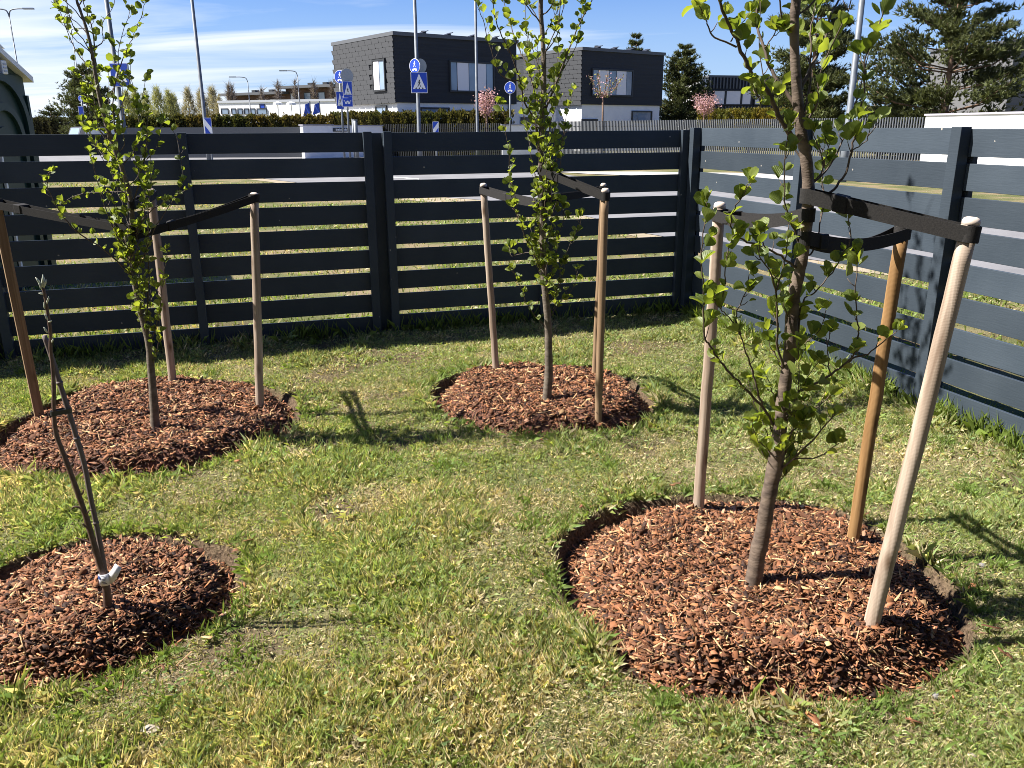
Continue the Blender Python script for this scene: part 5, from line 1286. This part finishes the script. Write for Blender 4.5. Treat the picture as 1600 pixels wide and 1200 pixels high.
def bare_tree(u, Y, vt, halfw, col, label, group, seed, n=420):
    r = random.Random(seed); tp = P(u, vt, Y); b = Vector((tp.x, Y, 0)); H = tp.z; Wd = halfw / F * Y
    root = thing('bare_tree', b, label, 'tree', group)
    mb = MB(); mb.tube([b, b + UPV * H * .5, b + UPV * H], [H * .018, H * .012, .03], 6); mb.build('trunk', M_twig, root)
    t = rng.uniform(.06, 1, n); a = rng.uniform(0, 6.283, n); e = np.sqrt(rng.random(n)) * Wd * np.clip(np.sin(np.pi * np.clip(t * .8 + .16, 0, 1)), .1, 1)
    Q = np.stack([b.x + np.cos(a) * e, b.y + np.sin(a) * e, H * t * rng.uniform(.85, 1, n)], 1)
    D = np.stack([np.cos(a) * .25, np.sin(a) * .25, np.ones(n)], 1)
    V, T, C = needles(Q, D / np.linalg.norm(D, axis=1, keepdims=True), rng.uniform(.6, 1.3, n) * H / 8, np.full(n, .035), np.array([col]) * rng.uniform(.7, 1.3, (n, 1)))
    fastmesh('crown', V, T, M_fol, root, col=C)
for i, (u, vt, hw) in enumerate([(196, 142, 12), (210, 140, 11), (226, 143, 10), (243, 136, 14), (262, 141, 10), (270, 146, 9), (292, 138, 11), (312, 139, 11), (330, 136, 12), (341, 150, 8)]):
    bare_tree(u, 135 + (i * 7) % 20, vt, hw, (0.34, 0.34, 0.15) if i < 6 else (0.36, 0.32, 0.22), 'yellow-green just-budding willow in the row behind the brownish hedge' if i < 6 else 'beige leafless willow in the row between the lamp post and the white building', 'pale budding trees in a row', 30 + i)
for i, (u, vt) in enumerate([(356, 133), (361, 131), (408, 138), (433, 123), (460, 126), (490, 128), (518, 130)]):
    bare_tree(u, 128, vt, 4, (0.16, 0.13, 0.12), 'slim leafless upright tree before the distant apartment terrace', 'slim leafless trees', 60 + i, 160)

# ---- lamp posts and road signs
def post(name, u0, v0, Y, vtop, r, label, cat, group, arm=None, r1=None):
    """steel post standing at picture column u0 (row v0); the top comes from row vtop"""
    p = P(u0, v0, Y); b = Vector((p.x, p.y, 0)); H = P(u0, vtop, Y).z
    root = thing(name, b, label, cat, group)
    mb = MB(); mb.tube([b - UPV * .2, b + UPV * 1.2, b + UPV * 1.25, b + UPV * H], [r * 1.25, r * 1.25, r, (r1 or r * .6)], 10); mb.build('pole', M_galv, root, smooth=True)
    if arm:
        for (dx, up) in arm:
            t0 = b + UPV * H; mb = MB(); q = smoothpath([t0 - UPV * .05, t0 + Vector((dx * .12, 0, up * .75)), t0 + Vector((dx * .5, 0, up)), t0 + Vector((dx, 0, up * 1.02))], 4)
            mb.tube(q, .045, 6); ar = mb.build('arm', M_galv, root, smooth=True)
            mb = MB(); mb.box(t0 + Vector((dx + .3 * (1 if dx > 0 else -1), 0, up * 1.02)), (.36, .11, .05)); mb.build('lamp_head', M_sback, ar)
    return root
GL = 'street lamp posts along the road'
post('lamp_post', 322, 205, 46, -330, .10, 'lamp post beside a blue and white diagonal marker, before the grey wall', 'lamp post', GL, [(-1.6, .5)])
post('lamp_post', 655, 205, 46, -330, .105, 'lamp post carrying a blue crossing sign and a round sign before the shingled house', 'lamp post', GL, [(-1.6, .5)])
post('lamp_post', 746, 205, 49, -330, .085, 'plain lamp post in front of the pink blossom and house windows', 'lamp post', GL, [(1.6, .5)])
post('lamp_post', 1326, 190, 27, -420, .105, 'close thick lamp post between the two large pines', 'lamp post', GL, [(1.6, .5)])
post('lamp_post', 194, 205, 34, -330, .10, 'lamp post with a crossing sign behind the slender leafy alder', 'lamp post', GL, [(1.6, .5)])
post('lamp_post', 27, 100, 62, 25, .06, 'distant two-armed lamp post rising behind the portable toilet', 'lamp post', GL, [(-1.1, .45), (1.1, .45)])
post('lamp_post', 122, 120, 84, 52, .06, 'distant lamp post seen through the slender alder branches', 'lamp post', GL, [(.6, .4)])
post('lamp_post', 390, 160, 96, 128, .07, 'distant curved-arm lamp post nearer the pale willows', 'lamp post', GL, [(-1.3, .5)])
post('lamp_post', 468, 160, 88, 119, .07, 'distant curved-arm lamp post nearer the shingled house', 'lamp post', GL, [(-1.1, .5)])

def face(c, d, n, mat, root, name, poly, off, parent=None):
    mb = MB(); pts = [c + d * a + UPV * b + n * off for a, b in poly]; mb.prism(pts, n * 0.006); return mb.build(name, mat, parent or root)
def circ(r, k=24, cx=0, cy=0): return [(cx + r * math.cos(6.2832 * i / k), cy + r * math.sin(6.2832 * i / k)) for i in range(k)]
def rect(x0, y0, x1, y1): return [(x0, y0), (x1, y0), (x1, y1), (x0, y1)]
def walker(c, d, n, root, s, mat, off, pf):
    """walking figure pictogram built of flat pieces"""
    face(c, d, n, mat, root, 'figure_head', circ(.065 * s, 14, .02 * s, .30 * s), off, pf)
    for nm, pl in (('figure_body', [(-.05, .22), (.05, .22), (.06, 0), (-.05, -.02)]), ('figure_leg', [(-.05, 0), (.03, 0), (-.06, -.16), (-.12, -.30), (-.19, -.30), (-.11, -.14)]),
                   ('figure_leg', [(-.01, 0), (.06, 0), (.10, -.15), (.17, -.30), (.10, -.30), (.04, -.14)]), ('figure_arm', [(-.05, .21), (-.01, .20), (-.10, .06), (-.15, .0), (-.17, .02), (-.12, .10)]), ('figure_arm', [(.03, .21), (.06, .19), (.14, .06), (.11, .04)])):
        face(c, d, n, mat, root, nm, [(a * s, b * s) for a, b in pl], off, pf)
def crossing(c, d, size, label, loc, group='blue pedestrian crossing signs', boxd=0.0, hscale=1.0):
    n = Vector((d.y, -d.x, 0)); root = thing('crossing_sign', loc, label, 'road sign', group); S = size / 2; Hh = S * hscale
    if boxd: mb = MB(); mb.box(c - n * (boxd / 2), (S, boxd / 2, Hh), d, n); mb.build('light_box', M_sback, root)
    face(c, d, n, M_sw, root, 'rim', rect(-S, -Hh, S, Hh), .001)
    pf = face(c, d, n, M_blue, root, 'blue_panel', rect(-S * .95, -Hh * .95, S * .95, Hh * .95), .009)
    tri = face(c, d, n, M_sw, root, 'white_triangle', [(-S * .80, -Hh * .62), (S * .80, -Hh * .62), (0, Hh * .84)], .017)
    walker(c + UPV * (-.12 * S), d, n, root, S * 1.25, M_blk, .025, tri)
    for k in (-1, 0, 1): face(c, d, n, M_blk, root, 'stripe', [(S * (.30 * k * 1.45 - .09), -Hh * .60), (S * (.30 * k * 1.45 + .09), -Hh * .60), (S * (.24 * k * 1.45 + .07), -Hh * .48), (S * (.24 * k * 1.45 - .07), -Hh * .48)], .025, tri)
def roundsign(c, d, r, label, loc, back=False, group='round blue path signs'):
    n = Vector((d.y, -d.x, 0)); root = thing('round_sign', loc, label, 'road sign', group)
    face(c, d, n, M_sw if not back else M_sback, root, 'disc', circ(r), .001)
    if not back:
        pf = face(c, d, n, M_blue, root, 'blue_face', circ(r * .93), .009)
        walker(c + UPV * r * .22, d, n, root, r * 1.25, M_sw, .017, pf)
        mb = MB()
        for k in (-1, 1): face(c, d, n, M_sw, root, 'wheel', circ(r * .17, 12, k * r * .26, -r * .52), .017, pf)
        face(c, d, n, M_sw, root, 'bar', [(-r * .26, -r * .5), (r * .26, -r * .5), (r * .1, -r * .32), (-r * .1, -r * .32)], .017, pf)
X_ = Vector((1, 0, 0))
def dirn(a): return Vector((math.cos(math.radians(a)), math.sin(math.radians(a)), 0))
c = P(655, 129, 45.7); crossing(c, dirn(8), 0.84, 'blue pedestrian crossing light box sign on the lamp post before the shingled house', c - UPV * .5, boxd=.22, hscale=1.22)
c = P(648, 103, 45.75); roundsign(c, dirn(-35), .36, 'round blue path sign above the crossing light box', c - UPV * .36)
c = P(657, 103, 46.15); roundsign(c, dirn(35), .36, 'grey back of a round sign behind the blue one on the lamp post', c - UPV * .36, back=True)
c = P(187, 117, 33.7); crossing(c, dirn(-6), 0.72, 'blue pedestrian crossing sign half hidden by the slender alder leaves', c - UPV * .4, boxd=.08, hscale=1.18)
def signpost(u, Y, vtop, label):
    p = P(u, 205, Y); b = Vector((p.x, p.y, 0)); zt = P(u, vtop, Y).z; root = thing('sign_post', b, label, 'post', 'thin steel sign posts')
    mb = MB(); mb.tube([b - UPV * .1, b + UPV * zt], .055, 8); mb.build('pole', M_galv, root, smooth=True)
    mb = MB(); mb.tube([b + UPV * zt, b + UPV * (zt + .03)], .06, 8); mb.build('cap', M_sback, root)
signpost(536, 46, 115, 'thin steel post with the smaller crossing sign, before the white wall plate')
signpost(545, 44, 112, 'thin steel post with a tall crossing sign and a cycle plate')
signpost(552, 44.5, 187, 'short thin steel post beside the grey bollard')
c = P(543, 140, 43.8); crossing(c, dirn(35), 0.50, 'narrow blue crossing sign above the cycle plate', c - UPV * .5, hscale=1.6)
c = P(531, 157, 45.8); crossing(c, dirn(50), 0.46, 'smaller crossing sign seen at an angle beside the cycle plate', c - UPV * .5, hscale=1.9)
c = P(531, 120, 45.8); roundsign(c, dirn(-20), .33, 'round blue path sign against the shingled wall', c - UPV * .36)
c = P(542, 119, 43.9); roundsign(c, dirn(40), .36, 'grey back of a round sign against the shingled wall', c - UPV * .36, back=True)
# cycle plate
def cycle_plate():
    c = P(543, 159, 43.8); d = dirn(20); n = Vector((d.y, -d.x, 0)); root = thing('cycle_plate', c - UPV * .25, 'blue plate with a white bicycle and arrows under the narrow crossing sign', 'road sign')
    face(c, d, n, M_sw, root, 'rim', rect(-.26, -.24, .26, .24), .001); pf = face(c, d, n, M_blue, root, 'blue_panel', rect(-.245, -.225, .245, .225), .009)
    for k in (-1, 1):
        face(c, d, n, M_sw, root, 'wheel', circ(.06, 14, k * .075, -.05), .017, pf)
        face(c, d, n, M_sw, root, 'arrow', [(k * .13, .01), (k * .13, .07), (k * .21, .04)], .017, pf)
    face(c, d, n, M_sw, root, 'bicycle_frame', [(-.075, -.03), (.075, -.03), (.04, .05), (-.03, .05)], .017, pf)
cycle_plate()
def bollard():
    p = P(556, 205, 43.5); b = Vector((p.x, p.y, 0)); zt = P(556, 188, 43.5).z; root = thing('bollard', b, 'thick blue-grey steel tube beside the thin sign posts', 'post')
    mb = MB(); mb.tube([b, b + UPV * zt], .10, 12); mb.build('tube', M_galv, root, smooth=True); mb = MB(); mb.tube([b + UPV * zt, b + UPV * (zt + .03)], .11, 12); mb.build('cap', M_sback, root)
bollard()
c = P(797, 137, 47); 
def single_round(u, Y, v, r, label, plabel):
    c = P(u, v, Y); b = Vector((c.x, c.y + .1, 0)); root = thing('sign_post', b, plabel, 'post', 'thin steel sign posts'); mb = MB(); mb.tube([b, b + UPV * (c.z + r)], .05, 8); mb.build('pole', M_galv, root, smooth=True)
    mb = MB(); mb.tube([b + UPV * (c.z + r), b + UPV * (c.z + r + .03)], .055, 8); mb.build('cap', M_sback, root)
    roundsign(c, dirn(-12), r, label, c - UPV * r)
single_round(797, 47, 137, .31, 'round blue path sign on its own post behind the middle alder', 'thin steel post with one round sign behind the middle alder')
single_round(126, 64, 154, .21, 'small round blue sign before the dark pine', 'thin steel post before the dark pine, with round and narrow blue signs')
def narrow():
    c = P(127, 176, 63.9); d = dirn(60); n = Vector((d.y, -d.x, 0)); root = thing('narrow_sign', c - UPV * .6, 'narrow blue sign panel under the small round sign before the dark pine', 'road sign')
    face(c, d, n, M_sw, root, 'rim', rect(-.2, -.45, .2, .45), .001); face(c, d, n, M_blue, root, 'blue_panel', rect(-.18, -.42, .18, .42), .009)
narrow()
def marker(u, Y, v0, v1, w_px, label, flip):
    p = P(u, (v0 + v1) / 2, Y); b = Vector((p.x, p.y, 0)); root = thing('diagonal_marker', b, label, 'road sign', 'blue and white diagonal road markers'); d = X_; n = Vector((0, -1, 0))
    w_ = w_px / F * Y / 2; h = (P(u, v0, Y).z - P(u, v1 + 8, Y).z); c = Vector((p.x, p.y - .08, P(u, v0, Y).z - h / 2)); H2 = h / 2
    mb = MB(); mb.tube([b, Vector((b.x, b.y, c.z))], .05, 8); mb.build('pole', M_galv, root)
    face(c, d, n, M_sw, root, 'board', rect(-w_, -H2, w_, H2), .001); f = -1 if flip else 1
    q = .9
    face(c, d, n, M_blue, root, 'blue_band', [(f * -w_ * q, H2 * .95), (f * w_ * q, H2 * .95), (f * w_ * q, H2 * .02)] if not flip else [(w_ * q, H2 * .95), (-w_ * q, H2 * .95), (-w_ * q, 0)], .009)
    face(c, d, n, M_blue, root, 'blue_band', [(f * -w_ * q, H2 * .25), (f * w_ * q, -H2 * .75), (f * w_ * q, -H2 * .95), (f * -w_ * q, -H2 * .95)], .009)
marker(326, 45.5, 184, 208, 11, 'blue and white diagonal marker board on the lamp post before the grey wall', False)
marker(681, 45, 190, 206, 9, 'blue and white diagonal marker board standing alone before the hedge', True)

# ---- parked van
def van():
    c = P(113, 205, 66); b = Vector((c.x, c.y, 0)); root = thing('parked_van', b, 'dark grey parked van seen from behind, with a red tail light, under the dark pine', 'van')
    M_body = pmat('van_paint', (0.13, 0.135, 0.15), None, rough=.3, metal=.4); M_tail = M_('tail_light_red', (0.55, 0.03, 0.02), .3); M_ty = M_('tyre', (.02, .02, .02), .9)
    d = Vector((.62, .78, 0)).normalized(); n = Vector((d.y, -d.x, 0))      # d = driving direction
    prof = [(0, .35), (-.05, .9), (.05, 1.35), (.28, 1.85), (.6, 1.92), (3.0, 1.88), (3.7, 1.30), (4.4, 1.12), (4.6, .8), (4.58, .35)]
    mb = MB(); mb.prism([b + d * x + UPV * z - n * .9 for x, z in prof], n * 1.8); body = mb.build('body', M_body, root, bevel=.05)
    def quad(pts, mat, nm): mb = MB(); mb.prism([b + d * x + n * y + UPV * z for x, y, z in pts], -d * .015); mb.build(nm, mat, root)
    quad([(.065, -.72, 1.35), (.065, .72, 1.35), (.27, .66, 1.8), (.27, -.66, 1.8)], M_glass, 'rear_window')
    for s in (-1, 1): quad([(-.04, s * .88, .95), (-.04, s * .70, .95), (.06, s * .72, 1.35), (.06, s * .88, 1.35)], M_tail, 'tail_light')
    quad([(-.045, -.25, .75), (-.045, .25, .75), (-.055, .25, .87), (-.055, -.25, .87)], M_sw, 'number_plate')
    mb = MB(); mb.box(b - d * .08 + UPV * .48, (.08, .88, .13), d, n); mb.build('bumper', M_frame, root, bevel=.03)
    for s in (-1, 1):
        mb = MB(); mb.prism([b + d * x + UPV * z + n * s * .905 for x, z in ((.45, 1.3), (3.0, 1.3), (2.8, 1.75), (.6, 1.78))], n * s * .01); mb.build('side_window', M_glass, root)
        for x in (.85, 3.75):
            p = b + d * x + UPV * .33; mb = MB(); mb.tube([p + n * s * .72, p + n * s * .92], .33, 16); wh = mb.build('wheel', M_ty, root); mb = MB(); mb.tube([p + n * s * .9, p + n * s * .93], .19, 12); mb.build('rim', M_galv, wh)
van()

# ---- portable toilet
def toilet():
    M_gr = pmat('dark_green_plastic', (0.010, 0.033, 0.028), (0.014, 0.042, 0.035), 3, .45); M_wp = M_('white_plastic', (.78, .76, .74), .5); M_vn = M_('vent_grey', (.45, .46, .48), .6)
    fx = -5.42; y0, y1 = 8.72, 9.82; wv = 1.1; base = Vector((fx - wv / 2, (y0 + y1) / 2, 0)); root = thing('portable_toilet', base, 'dark green portable toilet with white gabled roof behind the fence', 'portable toilet')
    ze = 2.27; zr = 2.56; yc = (y0 + y1) / 2
    mb = MB(); mb.box((fx - wv / 2, yc, ze / 2 + .04), (wv / 2, (y1 - y0) / 2, ze / 2 - .04)); body = mb.build('body', M_gr, root, bevel=.02)
    mb = MB(); mb.prism([(fx - .02, y0, ze), (fx - .02, y1, ze), (fx - .02, yc, zr - .05)], (-wv + .04, 0, 0)); mb.build('gable', M_gr, root)
    mb = MB(); ov = .07
    for s, ya in ((-1, y0 - ov), (1, y1 + ov)):
        mb.prism([(fx + ov, yc, zr), (fx + ov, ya, ze - .02), (fx + ov, ya, ze - .08), (fx + ov, yc, zr - .065)], (-wv - 2 * ov, 0, 0))
    rf = mb.build('roof', M_wp, root)
    mb = MB(); mb.prism([(fx + ov + .004, yc - .16, zr - .06), (fx + ov + .004, yc, zr + .03), (fx + ov + .004, yc + .16, zr - .06), (fx + ov + .004, yc, zr - .02)], (-.1, 0, 0)); mb.build('ridge_cap', M_wp, rf)
    mb = MB(); mb.box((fx + .02, yc + .14, zr - .24), (.03, .05, .07)); vt = mb.build('vent', M_wp, root, bevel=.01); mb = MB()
    for k in range(3): mb.box((fx + .052, yc + .14, zr - .28 + .035 * k), (.004, .03, .008))
    mb.build('vent_slots', M_vn, vt)
    def arch(ya, yb, zb, zs, off, thick, name, inner=None):
        cy = (ya + yb) / 2; r = (yb - ya) / 2
        pts = [(ya, zb)] + [(cy - r * math.cos(math.pi * k / 14), zs + r * 1.15 * math.sin(math.pi * k / 14)) for k in range(15)] + [(yb, zb)]
        if inner is None:
            mb = MB(); mb.prism([(fx + off, y, z) for y, z in pts], (thick, 0, 0)); return mb.build(name, M_gr, root)
        q = [(cy + (y - cy) * inner, z if z == zb else zs + (z - zs) * inner) for y, z in pts]; mb = MB(); m = len(pts)
        vs = [(fx + off, y, z) for y, z in pts] + [(fx + off, y, z) for y, z in q] + [(fx + off + thick, y, z) for y, z in pts] + [(fx + off + thick, y, z) for y, z in q]
        fs = []
        for i in range(m - 1): fs += [(2 * m + i, 2 * m + i + 1, 3 * m + i + 1, 3 * m + i), (i, i + 1, 2 * m + i + 1, 2 * m + i), (m + i + 1, m + i, 3 * m + i, 3 * m + i + 1)]
        mb.add(vs, fs); return mb.build(name, M_gr, root)
    arch(y0 + .08, y1 - .08, .15, 1.72, 0, .05, 'arch_rib', .86); arch(y0 + .22, y1 - .22, .15, 1.58, 0, .045, 'arch_rib', .80); arch(y0 + .36, y1 - .36, .2, 1.5, 0, .015, 'arch_panel')
    for y in (y0 + .02, y1 - .02): mb = MB(); mb.box((fx + .012, y, 1.05), (.014, .02, 1.0)); mb.build('corner_rib', M_gr, root)
    mb = MB(); mb.box((fx + .055, y0 + .33, .95), (.012, .014, .85)); mb.build('white_strip', M_wp, root)
    mb = MB(); mb.box((fx - wv / 2, yc, .04), (wv / 2 + .05, (y1 - y0) / 2 + .05, .045)); mb.build('skid', M_frame, root)
    # door on the face turned to the fence
    mb = MB(); mb.box((fx - wv / 2, y0 - .012, 1.1), (.40, .016, .92)); dr = mb.build('door', M_gr, root, bevel=.01); mb = MB(); mb.box((fx - wv / 2 + .3, y0 - .04, 1.1), (.03, .015, .06)); mb.build('handle', M_vn, dr)
toilet()

# ---- unseen house added behind the viewer to keep sky light off the back fence
def shading_house():
    c = Vector((-1.0, -5.6, 0)); root = thing('house', c, 'dark rendered house added unseen behind the viewer to shade the slatted fence', 'house')
    M_w = pmat('dark_render', (0.085, 0.085, 0.09), (0.11, 0.11, 0.115), 3, .9)
    mb = MB(); mb.box(c + UPV * 3.1, (9.0, 3.6, 3.1)); mb.build('wall', M_w, root)
    mb = MB(); mb.box(c + UPV * 6.33, (9.5, 4.1, .12)); mb.build('roof', M_roof, root)
    A = c + Vector((-9.0, 3.6, 0)); d = Vector((1, 0, 0)); n = Vector((0, 1, 0))
    for s0, s1, z0, z1 in ((1.2, 3.0, .9, 2.2), (6.5, 9.7, .15, 2.3), (12.5, 14.5, .9, 2.2), (1.2, 3.0, 3.8, 5.1), (7.2, 9.2, 3.8, 5.1), (12.5, 14.5, 3.8, 5.1)):
        window_s(root, A, d, n, s0, s1, z0, z1, [(1, M_glass, 'pane'), (1, M_glass, 'pane')])
shading_house()
